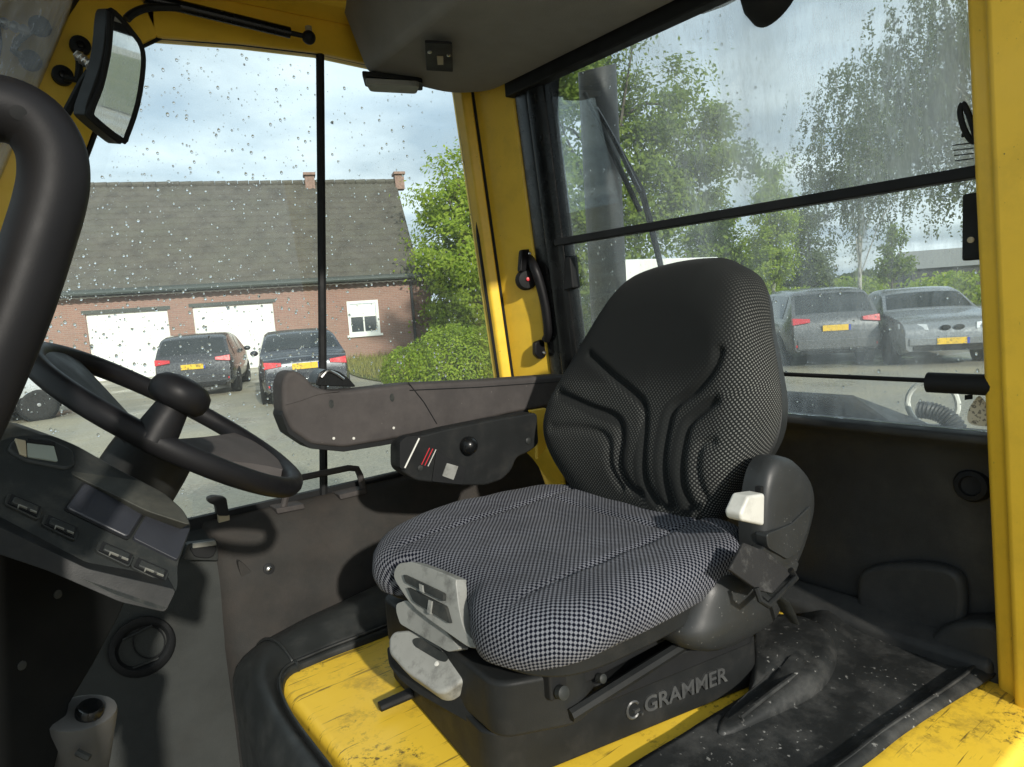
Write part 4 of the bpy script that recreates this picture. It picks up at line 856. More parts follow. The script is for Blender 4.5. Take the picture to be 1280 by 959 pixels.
for pth, r_ in (([(153, 800), (190, 782)], .003), ([(165, 836), (206, 820)], .0022)): MB().tube(ats(pth, Y=Yv+.001), r_, 6).build('vane_frame', M['dash'], vt)
# ------------------------------------------------------------------ outside the rear window
ex = thing('exhaust_stack', 'tall grey exhaust stack standing behind the rear window', 'exhaust pipe', (1.50, 1.475, .9))
M['pipe'] = pmat('grey_exhaust_paint', (0.028, 0.03, 0.033), 0.55, metal=.2, var=0.2, dust=(0.06, 0.06, 0.055, 0.4))
ec = at(757, 300, d=2.10); er = .0575
b = MB(); n = 28; lo = []; hi = []
for k in range(n):
    a = 2*math.pi*k/n; p = V((ec.x+math.cos(a)*er, ec.y+math.sin(a)*er, 0)); lo.append(p + V((0, 0, .9))); hi.append(p + V((0, 0, 2.380+.018*math.cos(a-.4))))
inn_ = [V((ec.x + (p.x-ec.x)*.9, ec.y + (p.y-ec.y)*.9, p.z)) for p in hi]; inl = [p + V((0, 0, -.2)) for p in inn_]
b.grid([lo, hi, inn_, inl], wrap=True); b.build('pipe', M['pipe'], ex, angle=50)
b = MB(); b.lathe(V((ec.x, ec.y, 1.0)), (0, 0, 1), [(er+.012, 0), (er+.012, .42), (er+.002, .44)], 28); b.build('heat_shield', M['pipe'], ex)
wi = thing('rear_wiper', 'black wiper resting on the outside of the upper rear pane', 'wiper', tuple(at(826, 345, X=1.34)))
def rw(x, y, dx=0): return at(x, y, X=RX(2.0, 1.33)+dx)
MB().tube([rw(731, 117), rw(765, 190), rw(800, 264)], .0065, 6).build('blade', M['dark'], wi)
MB().tube(smooth_open([rw(745, 135, .01), rw(768, 175, .018), rw(785, 210, .018), rw(800, 240, .01)], 4), .0055, 6).build('blade_frame', M['gloss'], wi)
MB().tube([rw(772, 182, .026), rw(802, 238, .03), rw(812, 275, .03), rw(829, 345, .03)], [.006, .008, .008, .007], 8).build('arm', M['dark'], wi)
wk = thing('work_light', 'dark round lamp housing hanging from the roof before the upper rear pane', 'work light', tuple(at(966, 0, d=1.3)))
b = MB(); wc = at(966, -2, d=1.28); wa = (V((.9, -.2, -.45))).normalized()
b.lathe(wc - wa*.06, wa, [(.015, 0), (.035, .010), (.048, .035), (.052, .065), (.050, .072), (.035, .074)], 28); b.build('housing', M['dark'], wk)
b = MB(); b.box(at(955, -50, d=1.28), (.03, .05, .12)); b.build('bracket', M['black'], wk, bevel=.004)
lb = thing('lamp_bracket', 'small dark bracket under the roof edge beside the work light', 'bracket', tuple(at(878, 3, d=1.7)))
b = MB().prism(ats([(855, 10), (862, 2), (905, -8), (915, -2), (900, 6), (872, 16), (862, 15)], X=1.36), (.02, 0, 0)); b.build('plate', M['black'], lb, bevel=.003)
bo_ = thing('engine_bonnet', 'dark wet engine bonnet just behind the lower rear pane', 'bonnet', (2.0, 1.0, .9))
M['wet'] = pmat('wet_black_bonnet', (0.012, 0.0115, 0.010), 0.45, var=0.3, spec=.25, dust=(0.12, 0.10, 0.06, 0.5), dscale=9)
b = MB().prism([V((1.45, .72, 1.44)), V((1.40, .60, 1.405)), V((1.62, .60, 1.37)), V((1.80, .86, 1.395)), V((1.80, 1.6, 1.395)), V((1.45, 1.6, 1.44))], (0, 0, -.35)); b.build('cover', M['wet'], bo_, bevel=.02)
M['pale'] = pmat('pale_wet_plate', (0.22, 0.22, 0.20), 0.4, var=0.35, vscale=16, dust=(0.12, 0.12, 0.10, 0.6))
b = MB().prism([V((1.60, .30, 1.30)), V((1.60, .66, 1.30)), V((1.85, .80, 1.30)), V((2.35, .80, 1.22)), V((2.35, .30, 1.22))], (0, 0, -.3)); b.build('side_plate', M['pale'], bo_, bevel=.01)
hz_ = thing('ribbed_hose', 'grey ribbed hose lying behind the lower rear pane', 'hose', tuple(at(1180, 530, X=1.6)))
hp_ = smooth_open(ats([(1148, 512), (1165, 514), (1180, 520), (1192, 530), (1200, 545)], X=1.58), 8)
b = MB(); b.tube(hp_, [.017 + .003*(i % 2) for i in range(len(hp_))], 10); b.build('corrugated_tube', M['pipe'], hz_)
b = MB(); c_ = at(1165, 505, X=1.60); b.tube([c_ + V((0, math.cos(a)*.05, math.sin(a)*.05)) for a in np.linspace(0, 2*math.pi, 24)], .006, 8); b.build('hose_clip', M['white'], hz_)

# raindrops on the panes
def drops(name, label, fn, count, rmin, rmax, nrm, mat=M['drop']):
    b = MB(); n_, m_ = 7, 3; nrm = V(nrm).normalized(); x = nrm.orthogonal().normalized(); y = nrm.cross(x)
    for i in range(count):
        c = fn(); r = rmin + (rmax-rmin)*random.random()**3.5; el = 1+random.random()*.5; h = r*.55
        if c is None: continue
        vs = []; ph_ = random.random()*6
        for j in range(m_):
            t = (math.pi/2)*j/m_; wob = 1+.15*math.sin(ph_)
            for k in range(n_):
                a = 2*math.pi*k/n_; vv = x*(math.cos(a)*r*math.cos(t)) + y*(math.sin(a)*r*math.cos(t)); vv.z *= el
                vs.append(c + vv + nrm*(h*math.sin(t)))
        vs.append(c + nrm*h); fs = [tuple(range(n_-1, -1, -1))]
        for j in range(m_-1):
            for k in range(n_): fs.append((j*n_+k, j*n_+(k+1) % n_, (j+1)*n_+(k+1) % n_, (j+1)*n_+k))
        for k in range(n_): fs.append(((m_-1)*n_+k, (m_-1)*n_+(k+1) % n_, m_*n_))
        b.add(vs, fs)
    o = b.build(name, mat, None, angle=180); o['kind'] = 'stuff'; tag(o, label, 'raindrops'); return o
def side_pt():
    while True:
        x = random.uniform(-10, 620); y = random.uniform(60, 640)
        if x < 60 and y < 300: continue
        dens = .25 + .75*(1 if 330 < y < 470 and x < 420 else .35 if y > 200 else .28)
        if random.random() < dens: break
    p = at(x, y, Y=1.7065)
    return p if (p.z < 2.33 and p.z > 1.26 and p.x < 1.20) else None
drops('raindrops', 'raindrops scattered over the outside of the side window', side_pt, 4000, .0007, .0038, (0, 1, 0))
def rear_pt():
    z = random.uniform(1.45, 2.3); y = random.uniform(.42, 1.38)
    if z > 1.87 and random.random() < .6: return None
    return V((RX(z, 1.3165), y, z))
drops('raindrops', 'raindrops running down the outside of the rear panes', rear_pt, 900, .0010, .0036, (1, 0, .09))

# ------------------------------------------------------------------ brick barn
bd = V((math.sin(R(110)), math.cos(R(110)), 0)); bn = V((-bd.y, bd.x, 0)); bn = bn if bn.y > 0 else -bn   # bn: into the building
P0 = at(290, 380, d=24.0); P0.z = 0
WPL = (P0, bn)
def wl_(x, y): return at(x, y, pl=WPL)
S_ = lambda p: (p-P0).dot(bd)
x_end = S_(wl_(521, 350)); x_beg = S_(wl_(-60, 380)) - 9
eave = 3.12; ridge = wl_(300, 365).z
barn = thing('brick_barn', 'long red brick barn with grey tiled roof and two white garage doors', 'barn', tuple(P0 + bd*x_end*.3))
eave = wl_(300, 352).z; D_ = 7.6
def brick_mat():
    m, t, n, l, b = newmat('red_brick'); tcn = n.new('ShaderNodeTexCoord')
    mp = n.new('ShaderNodeMapping'); mp.inputs['Rotation'].default_value = (0, 0, R(20)); l.new(tcn.outputs['Object'], mp.inputs[0])
    sp = n.new('ShaderNodeSeparateXYZ'); l.new(mp.outputs[0], sp.inputs[0]); cb_ = n.new('ShaderNodeCombineXYZ'); l.new(sp.outputs[0], cb_.inputs[0]); l.new(sp.outputs[2], cb_.inputs[1])
    br = n.new('ShaderNodeTexBrick'); l.new(cb_.outputs[0], br.inputs['Vector']); br.inputs['Scale'].default_value = 1.0; br.inputs['Brick Width'].default_value = .22; br.inputs['Row Height'].default_value = .065; br.inputs['Mortar Size'].default_value = .006
    br.inputs['Color1'].default_value = (0.30, 0.155, 0.12, 1); br.inputs['Color2'].default_value = (0.245, 0.125, 0.10, 1); br.inputs['Mortar'].default_value = (0.30, 0.25, 0.21, 1)
    c = mixc(n, l, ramp(n, l, noise(n, l, tcn.outputs['Object'], .7, 5), .3, .7), br.outputs[0], mixc(n, l, .35, br.outputs[0], (0.30, 0.22, 0.17)))
    l.new(c, b.inputs['Base Color']); b.inputs['Roughness'].default_value = .9; bump(n, l, br.outputs['Fac'], -.4, .01, b); return m
M['brick'] = brick_mat()
M['tile'] = pmat('grey_roof_tile', (0.092, 0.082, 0.067), 0.85, var=0.3, vscale=2.2, dust=(0.085, 0.085, 0.06, 0.5), dscale=1.1, dlim=(.42, .68))
M['green'] = pmat('green_gutter', (0.045, 0.055, 0.048), 0.5)
def W(s, dep, z): return P0 + bd*s + bn*dep + V((0, 0, z))
# front wall with openings
doors = [(S_(wl_(106, 392)), S_(wl_(209, 388)), 2.27), (S_(wl_(240, 384)), S_(wl_(341, 379)), wl_(290, 381).z)]
wa_, wb_ = S_(wl_(433, 378)), S_(wl_(472, 375)); wz0, wz1 = wl_(455, 418).z, wl_(450, 376).z
def wallrect(s0, s1, z0, z1): return MB().prism([W(s0, 0, z0), W(s1, 0, z0), W(s1, 0, z1), W(s0, 0, z1)], bn*.3)
b = MB(); cur = x_beg
for s0, s1, zt in doors:
    b.prism([W(cur, 0, 0), W(s0, 0, 0), W(s0, 0, eave), W(cur, 0, eave)], bn*.3); b.prism([W(s0, 0, zt), W(s1, 0, zt), W(s1, 0, eave), W(s0, 0, eave)], bn*.3); cur = s1
b.prism([W(cur, 0, 0), W(wa_, 0, 0), W(wa_, 0, eave), W(cur, 0, eave)], bn*.3)
b.prism([W(wa_, 0, 0), W(wb_, 0, 0), W(wb_, 0, wz0), W(wa_, 0, wz0)], bn*.3); b.prism([W(wa_, 0, wz1), W(wb_, 0, wz1), W(wb_, 0, eave), W(wa_, 0, eave)], bn*.3)
b.prism([W(wb_, 0, 0), W(x_end, 0, 0), W(x_end, 0, eave), W(wb_, 0, eave)], bn*.3)
b.build('front_wall', M['brick'], barn, smooth=False)
# roof: find the ridge height from the photo at the barn's mid depth
RPL = (P0 + bn*D_/2, bn); rz = at(300, 231, pl=RPL).z
for se in (x_beg, x_end):
    MB().prism([W(se, 0, 0), W(se, D_, 0), W(se, D_, eave), W(se, D_/2, rz-.1), W(se, 0, eave)], bd*(-.3 if se > 0 else .3)).build('gable_wall', M['brick'], barn, smooth=False)
b = MB(); ov = .35; r_e = x_end + .12
nc = int((r_e - x_beg)/.235); rows_n = 18; sl = (rz-eave)/(D_/2)
verts = []; faces = []
for side in (0, 1):
    base = len(verts)
    for j in range(rows_n):
        for half in (0, 1):
            tq = (j+half)/rows_n; dep = -ov + tq*(D_/2+ov); lift = .035*(1-half) + .004
            for i in range(nc*4+1):
                s = x_beg + (r_e-x_beg)*i/(nc*4); cz = .035*[0, .75, 1.0, .45][i % 4]
                dd = dep if side == 0 else D_-dep
                verts.append(W(s, dd, eave + (dep)*sl + lift + cz))
    nn = nc*4+1
    for j in range(rows_n*2-1):
        for i in range(nn-1): faces.append((base+j*nn+i, base+j*nn+i+1, base+(j+1)*nn+i+1, base+(j+1)*nn+i))
b.add(verts, faces); rf = b.build('roof', M['tile'], barn, angle=30); rf['kind'] = 'stuff'
b = MB()
for k in range(int((r_e-x_beg)/.42)):
    s = x_beg + k*.42; b.tube([W(s, D_/2, rz+.04), W(s+.40, D_/2, rz+.055)], .11, 8)
b.build('ridge_tiles', M['tile'], rf, kind='stuff')
# chimneys
M['chim'] = pmat('chimney_brick', (0.27, 0.175, 0.14), .9, var=.3, vscale=12)
for q in ((387, 226), (499, 232)):
    s = S_(at(*q, pl=RPL)); c_ = MB().prism([W(s-.19, D_/2-.24, rz-.3), W(s+.19, D_/2-.24, rz-.3), W(s+.19, D_/2+.24, rz-.3), W(s-.19, D_/2+.24, rz-.3)], (0, 0, .60)).build('chimney', M['chim'], rf, smooth=False)
    MB().prism([W(s-.24, D_/2-.35, rz+.30), W(s+.24, D_/2-.35, rz+.30), W(s+.24, D_/2+.35, rz+.30), W(s-.24, D_/2+.35, rz+.30)], (0, 0, .10)).build('chimney_cap', M['chim'], rf, smooth=False)
ax_end = S_(wl_(538, 345)); az_ = wl_(538, 346).z
MB().prism([W(x_end+.002, .25, 0), W(ax_end, .25, 0), W(ax_end, .25, az_), W(x_end+.002, .25, eave-.15)], bn*3.0).build('annex_wall', M['brick'], barn, smooth=False)
MB().prism([W(x_end+.002, .12, eave-.14), W(ax_end+.12, .12, az_-.06), W(ax_end+.12, .12, az_+.05), W(x_end+.002, .12, eave-.02)], bn*3.2).build('annex_roof', M['white'], barn, smooth=False)
MB().tube([W(x_beg, -ov-.03, eave-.16), W(r_e, -ov-.03, eave-.16)], .075, 8).build('gutter', M['green'], barn)
MB().prism([W(x_beg, -ov+.05, eave-.22), W(x_beg, -.0, eave-.22), W(x_beg, -.0, eave+.0), W(x_beg, -ov+.05, eave-.06)], bd*(r_e-x_beg)).build('eaves_board', M['green'], barn)
MB().tube([W(x_end-.25, -ov, eave-.2), W(x_end-.25, -.08, eave-.5), W(x_end-.25, -.08, 0)], .05, 8).build('downpipe', M['pipe'], barn)
# garage doors with panel joints
for s0, s1, zt in doors:
    dr = thing('garage_door', '', 'x') if False else MB().prism([W(s0, .10, 0), W(s1, .10, 0), W(s1, .10, zt), W(s0, .10, zt)], bn*.05).build('garage_door', M['white'], barn)
    npan = 4
    for k in range(npan):
        z0 = zt*k/npan + .012; z1 = zt*(k+1)/npan - .012
        MB().prism([W(s0+.02, .10, z0), W(s1-.02, .10, z0), W(s1-.02, .10, z1), W(s0+.02, .10, z1)], -bn*.015).build('door_panel', M['white'], dr, bevel=.006, seg=1)
    MB().prism([W(s0-.1, .0, zt), W(s1+.1, .0, zt), W(s1+.1, .0, zt+.12), W(s0-.1, .0, zt+.12)], -bn*.025).build('door_lintel', M['green'], barn)
# window
wf = MB()
fw = .10
for (a0, a1, z0, z1) in [(wa_, wa_+fw, wz0, wz1), (wb_-fw, wb_, wz0, wz1), (wa_+fw, wb_-fw, wz0, wz0+fw), (wa_+fw, wb_-fw, wz1-fw, wz1)]:
    wf.prism([W(a0, -.03, z0), W(a1, -.03, z0), W(a1, -.03, z1), W(a0, -.03, z1)], bn*.1)
wnd = wf.build('window', M['white'], barn, smooth=False)
ia, ib, iz0, iz1 = wa_+fw, wb_-fw, wz0+fw, wz1-fw
M['wglass'] = pmat('dark_window_glass', (0.05, 0.06, 0.07), .08, var=.1)
for i in range(2):
    for j in range(2):
        a0 = ia+(ib-ia)*i/2+.02; a1 = ia+(ib-ia)*(i+1)/2-.02; z0 = iz0+(iz1-iz0)*(.0 if j == 0 else .55)+.02; z1 = iz0+(iz1-iz0)*(.55 if j == 0 else 1)-.02
        MB().prism([W(a0, .04, z0), W(a1, .04, z0), W(a1, .04, z1), W(a0, .04, z1)], bn*.01).build('pane', M['wglass'] if j == 0 else M['white'], wnd, smooth=False)
MB().prism([W((ia+ib)/2-.025, 0, iz0), W((ia+ib)/2+.025, 0, iz0), W((ia+ib)/2+.025, 0, iz1), W((ia+ib)/2-.025, 0, iz1)], bn*.05).build('glazing_bar', M['white'], wnd, smooth=False)
MB().prism([W(ia, .002, iz0+(iz1-iz0)*.53), W(ib, .002, iz0+(iz1-iz0)*.53), W(ib, .002, iz0+(iz1-iz0)*.57), W(ia, .002, iz0+(iz1-iz0)*.57)], bn*.05).build('glazing_bar', M['white'], wnd, smooth=False)
MB().prism([W(wa_-.08, -.09, wz0-.08), W(wb_+.08, -.09, wz0-.08), W(wb_+.08, -.09, wz0), W(wa_-.08, -.09, wz0)], bn*.12).build('sill', M['white'], wnd, smooth=False)

# ------------------------------------------------------------------ cars
def carpaint(name, col, rough=.25): return pmat(name, col, rough, metal=.35, var=.06, coat=.6)
M['carglass'] = pmat('tinted_car_glass', (0.02, 0.025, 0.028), .05, var=.1)
M['tyre'] = pmat('tyre_rubber', (0.02, 0.02, 0.02), .8)
M['alloy'] = pmat('alloy_rim', (0.45, 0.45, 0.46), .35, metal=.8)
M['tail'] = pmat('red_tail_lamp', (0.55, 0.02, 0.03), .2, coat=.5)
M['lamp'] = pmat('clear_lamp', (0.65, 0.67, 0.7), .12, coat=.5)
M['plate'] = pmat('yellow_number_plate', (0.75, 0.48, 0.02), .5, var=.05, dust=(.12, .09, .03, .8), dscale=16, dlim=(.52, .60))
M['plateblue'] = pmat('blue_plate_strip', (0.02, 0.05, 0.35), .5)
PROF = {
 'hatch': [(-.5, .44), (-.492, .56), (-.475, .66), (-.43, .83), (-.39, .94), (-.32, .985), (-.12, 1.0), (.04, .975), (.12, .90), (.25, .70), (.30, .675), (.44, .61), (.485, .52), (.5, .40)],
 'sedan': [(-.5, .46), (-.49, .60), (-.46, .655), (-.35, .68), (-.30, .74), (-.20, .94), (-.10, .995), (.02, 1.0), (.10, .94), (.22, .72), (.27, .69), (.43, .62), (.485, .53), (.5, .42)]}
def make_car(name, label, pos, az, paint, kind, Lc, Wc, Hc, plate_front=False):
    root = thing(name, label, 'car', pos, 0, None); root.rotation_euler = (0, 0, R(90-az))
    pf = smooth_open([V((x*Lc, z*Hc, 0)) for x, z in PROF[kind]], 4)
    pfx = [p.x for p in pf]; pfz = [p.y for p in pf]
    zt_ = lambda x: float(np.interp(x, pfx, pfz))
    def sec(x):
        q = abs(2*x/Lc); w = Wc/2*(1-.13*q**7); z_t = zt_(x); zb = min(.60*Hc, z_t-.02); gh_ = max(0, z_t-.64*Hc)/(Hc*.36)
        top = w*(1-.20*gh_) - .03
        floor_ = .15*Hc + .06*Hc*max(0, (q-.85)/.15)
        return [V((x, w*.90, floor_)), V((x, w*.975, .24*Hc)), V((x, w, .40*Hc)), V((x, w*.985, .52*Hc if .52*Hc < zb else zb-.01)), V((x, w*.965, zb)), V((x, top+.01, zb+(z_t-zb)*.90)), V((x, top*.90, z_t-.005)), V((x, top*.5, z_t+.012)), V((x, 0, z_t+.016))]
    def full(x): s = sec(x); return s + [V((p.x, -p.y, p.z)) for p in s[-2::-1]]
    st_ = sorted(set([round(p.x, 3) for p in pf] + [round(v, 3) for v in np.linspace(-.5*Lc, .5*Lc, 25)]))
    rows = [full(x) for x in st_]; b = MB().grid(rows); nc_ = len(rows[0])
    b.f.append(tuple(range(nc_))); b.f.append(tuple(range(len(b.v)-nc_, len(b.v)))[::-1])
    b.build('body', paint, root, local=True, angle=32)
    def patch(nm, x0, x1, i0, i1, mat, off=.008, inx=0, n=8, par=root):
        rows = []
        for x in np.linspace(x0, x1, n):
            f_ = full(x); r_ = []
            for t in np.linspace(i0, i1, 7):
                i = int(min(math.floor(t), len(f_)-2)); p = f_[i].lerp(f_[i+1], t-i); c = V((x, 0, .45*Hc)); d_ = (p-c); d_.x = 0; r_.append(p + d_.normalized()*off)
            rows.append(r_)
        return MB().grid(rows).build(nm, mat, par, local=True, angle=60)
    if kind == 'hatch': rx0, rx1, fx0, fx1, sx0, sx1 = -.470, -.40, .115, .235, -.36, .16
    else: rx0, rx1, fx0, fx1, sx0, sx1 = -.30, -.195, .105, .215, -.22, .15
    patch('rear_window', rx0*Lc, rx1*Lc, 5.9, 10.1, M['carglass']); patch('windscreen', fx0*Lc, fx1*Lc, 5.8, 10.2, M['carglass'])
    mid = (sx0+sx1)/2+.01
    for (i0, i1) in ((4.08, 4.92), (11.08, 11.92)):
        patch('side_window', sx0*Lc, (mid-.012)*Lc, i0, i1, M['carglass']); patch('side_window', (mid+.012)*Lc, sx1*Lc, i0, i1, M['carglass'])
    patch('lower_trim', -.40*Lc, .40*Lc, .05, .9, M['dark'], off=.006); patch('lower_trim', -.40*Lc, .40*Lc, 15.1, 15.95, M['dark'], off=.006)
    wr = .315 if Hc < 1.5 else .345
    for sx in (-1, 1):
        for sy in (-1, 1):
            c = V((sx*.305*Lc, sy*(Wc/2-.20), wr)); ax_ = V((0, sy, 0))
            MB().lathe(c, ax_, [(wr+.05, 0), (wr+.05, .185), (wr+.02, .19)], 24).build('wheel_arch', M['dark'], root, local=True)
            wh = MB().lathe(c, ax_, [(wr*.6, .0), (wr, .01), (wr, .19), (wr*.9, .205), (wr*.68, .207)], 24).build('wheel', M['tyre'], root, local=True)
            MB().lathe(c, ax_, [(wr*.66, .15), (wr*.66, .204), (wr*.60, .206), (wr*.5, .198), (wr*.14, .204), (wr*.1, .208)], 20).build('rim', M['alloy'], wh, local=True)
    xr = -.5*Lc; zl = (.60 if kind == 'hatch' else .57)*Hc
    wl2 = full(-.485*Lc)[3].y
    for sy in (-1, 1):
        MB().prism([V((xr-.004, sy*(wl2+.004), zl-.07)), V((xr-.012, sy*(wl2-.32), zl-.03)), V((xr-.012, sy*(wl2-.32), zl+.04)), V((xr+.03, sy*(wl2+.004), zl+.07))], (.10, 0, 0)).build('tail_lamp', M['tail'], root, local=True, bevel=.01)
        MB().prism([V((xr-.016, sy*(wl2-.05), .27*Hc)), V((xr-.016, sy*(wl2-.26), .27*Hc)), V((xr-.016, sy*(wl2-.26), .30*Hc)), V((xr-.016, sy*(wl2-.05), .30*Hc))], (.05, 0, 0)).build('reflector', M['tail'], root, local=True)
        wf2 = full(.47*Lc)[3].y
        MB().prism([V((.5*Lc+.008, sy*(wf2-.42), .475*Hc)), V((.46*Lc, sy*(wf2+.03), .50*Hc)), V((.45*Lc, sy*(wf2+.03), .57*Hc)), V((.49*Lc, sy*(wf2-.40), .555*Hc))], (-.06, 0, 0)).build('headlamp', M['lamp'], root, local=True, bevel=.01)
        mp_ = V((.17*Lc, sy*(Wc/2+.06), .66*Hc))
        MB().ball(mp_, (.07, .09, .065), 12, 8).build('door_mirror', paint, root, local=True)
    # bumper, plate well and plates
    MB().box((xr-.004, 0, .30*Hc), (.06, Wc*.80, .13*Hc)).build('rear_bumper', paint, root, local=True, bevel=.02)
    MB().box((xr-.006, 0, .20*Hc), (.06, Wc*.74, .05*Hc)).build('bumper_insert', M['dark'], root, local=True, bevel=.01)
    MB().box((.5*Lc+.004, 0, .25*Hc), (.05, Wc*.72, .07*Hc)).build('front_grille', M['dark'], root, local=True, bevel=.01)
    for s2 in (-1, 1): MB().ball((.5*Lc-.0, s2*.11, .505*Hc), (.03, .09, .05), 10, 6).build('grille_kidney', M['dark'], root, local=True)
    MB().box((.5*Lc+.010, 0, .335*Hc), (.05, Wc*.80, .10*Hc)).build('front_bumper', paint, root, local=True, bevel=.02)
    def plate(x, z, sgn):
        p_ = MB().box((x, 0, z), (.02, .52, .115)).build('number_plate', M['plate'], root, local=True)
        MB().box((x+sgn*.0112, -sgn*-.24, z), (.003, .04, .113)).build('plate_strip', M['plateblue'], p_, local=True)
        for k, w_ in enumerate((.045, .045, .018, .045, .045, .045, .018, .045)):
            pass
    plate(xr-.030 if kind == 'sedan' else xr-.022, .535*Hc if kind == 'sedan' else .50*Hc, -1)
    if plate_front: plate(.5*Lc+.042, .335*Hc, 1)
    return root
def g0(x, y): p = at(x, y, Z=0); return p
ca_ = g0(255, 487); hd = V((math.sin(R(20)), math.cos(R(20)), 0))
make_car('parked_car', 'dark grey hatchback parked nose-in before the second white garage door', tuple(V((3.72, 17.0, 0)) + hd*2.1), 21, carpaint('graphite_car_paint', (0.045, 0.048, 0.055)), 'hatch', 4.25, 1.82, 1.46)
make_car('parked_car', 'dark blue-black sedan parked right of the grey hatchback, partly behind the armrest', tuple(V((4.80, 13.2, 0)) + hd*2.0), 17, carpaint('navy_car_paint', (0.022, 0.026, 0.036)), 'sedan', 4.4, 1.76, 1.42)
make_car('parked_car', 'white car at the left edge behind the steering wheel', (-.75, 17.2, 0), 82, carpaint('white_car_paint', (0.55, 0.56, 0.57)), 'hatch', 4.2, 1.76, 1.48)
make_car('parked_car', 'grey estate car seen from behind through the lower rear pane', (14.9, 8.35, 0), 46, carpaint('grey_car_paint', (0.10, 0.105, 0.11)), 'hatch', 4.5, 1.84, 1.56)
make_car('parked_car', 'silver car facing the camera beside the yellow door pillar', (15.6, 6.3, 0), 232, carpaint('silver_car_paint', (0.22, 0.235, 0.25)), 'sedan', 4.4, 1.78, 1.43, True)

# ------------------------------------------------------------------ trees and bushes
def leafmat(name, a, b2, tr=.35):
    m, t, n, l, b = newmat(name); oi = n.new('ShaderNodeTexCoord')
    gi = n.new('ShaderNodeNewGeometry'); c = mixc(n, l, gi.outputs['Random Per Island'], a, b2)
    l.new(c, b.inputs['Base Color']); b.inputs['Roughness'].default_value = .55; b.inputs['Specular IOR Level'].default_value = .3
    tl = n.new('ShaderNodeBsdfTranslucent'); l.new(c, tl.inputs[0]); mxs = n.new('ShaderNodeMixShader'); mxs.inputs[0].default_value = tr
    l.new(b.outputs[0], mxs.inputs[1]); l.new(tl.outputs[0], mxs.inputs[2]); l.new(mxs.outputs[0], n['Material Output'].inputs[0]); return m
M['leaf_a'] = leafmat('yellow_green_leaves', (0.22, 0.33, 0.025), (0.38, 0.47, 0.05), .5)
M['leaf_b'] = leafmat('mid_green_leaves', (0.13, 0.21, 0.03), (0.26, 0.34, 0.055), .5)
M['leaf_c'] = leafmat('birch_leaves', (0.07, 0.11, 0.03), (0.14, 0.18, 0.055), .45)
M['bark'] = pmat('bark', (0.11, 0.095, 0.075), .9, var=.4, vscale=6)
M['birch'] = pmat('pale_birch_bark', (0.42, 0.41, 0.36), .8, var=.3, vscale=5, dust=(0.04, 0.04, 0.035, .8), dscale=6, dlim=(.55, .62))
def quad_leaves(centers, size, droop=0.0, out=None):
    nL = len(centers); d = rng.normal(size=(nL, 3))
    if out is not None: d = d*.55 + out*1.1
    d /= np.linalg.norm(d, axis=1)[:, None]
    e = rng.normal(size=(nL, 3)); e[:, 2] -= droop; e -= d*(d*e).sum(1)[:, None]; e /= np.linalg.norm(e, axis=1)[:, None]; f = np.cross(d, e)
    s = size*(.6+.8*rng.random(nL))[:, None]
    pts = np.stack([centers - e*s, centers + f*s*.5, centers + e*s, centers - f*s*.5], 1).reshape(-1, 3)
    return pts
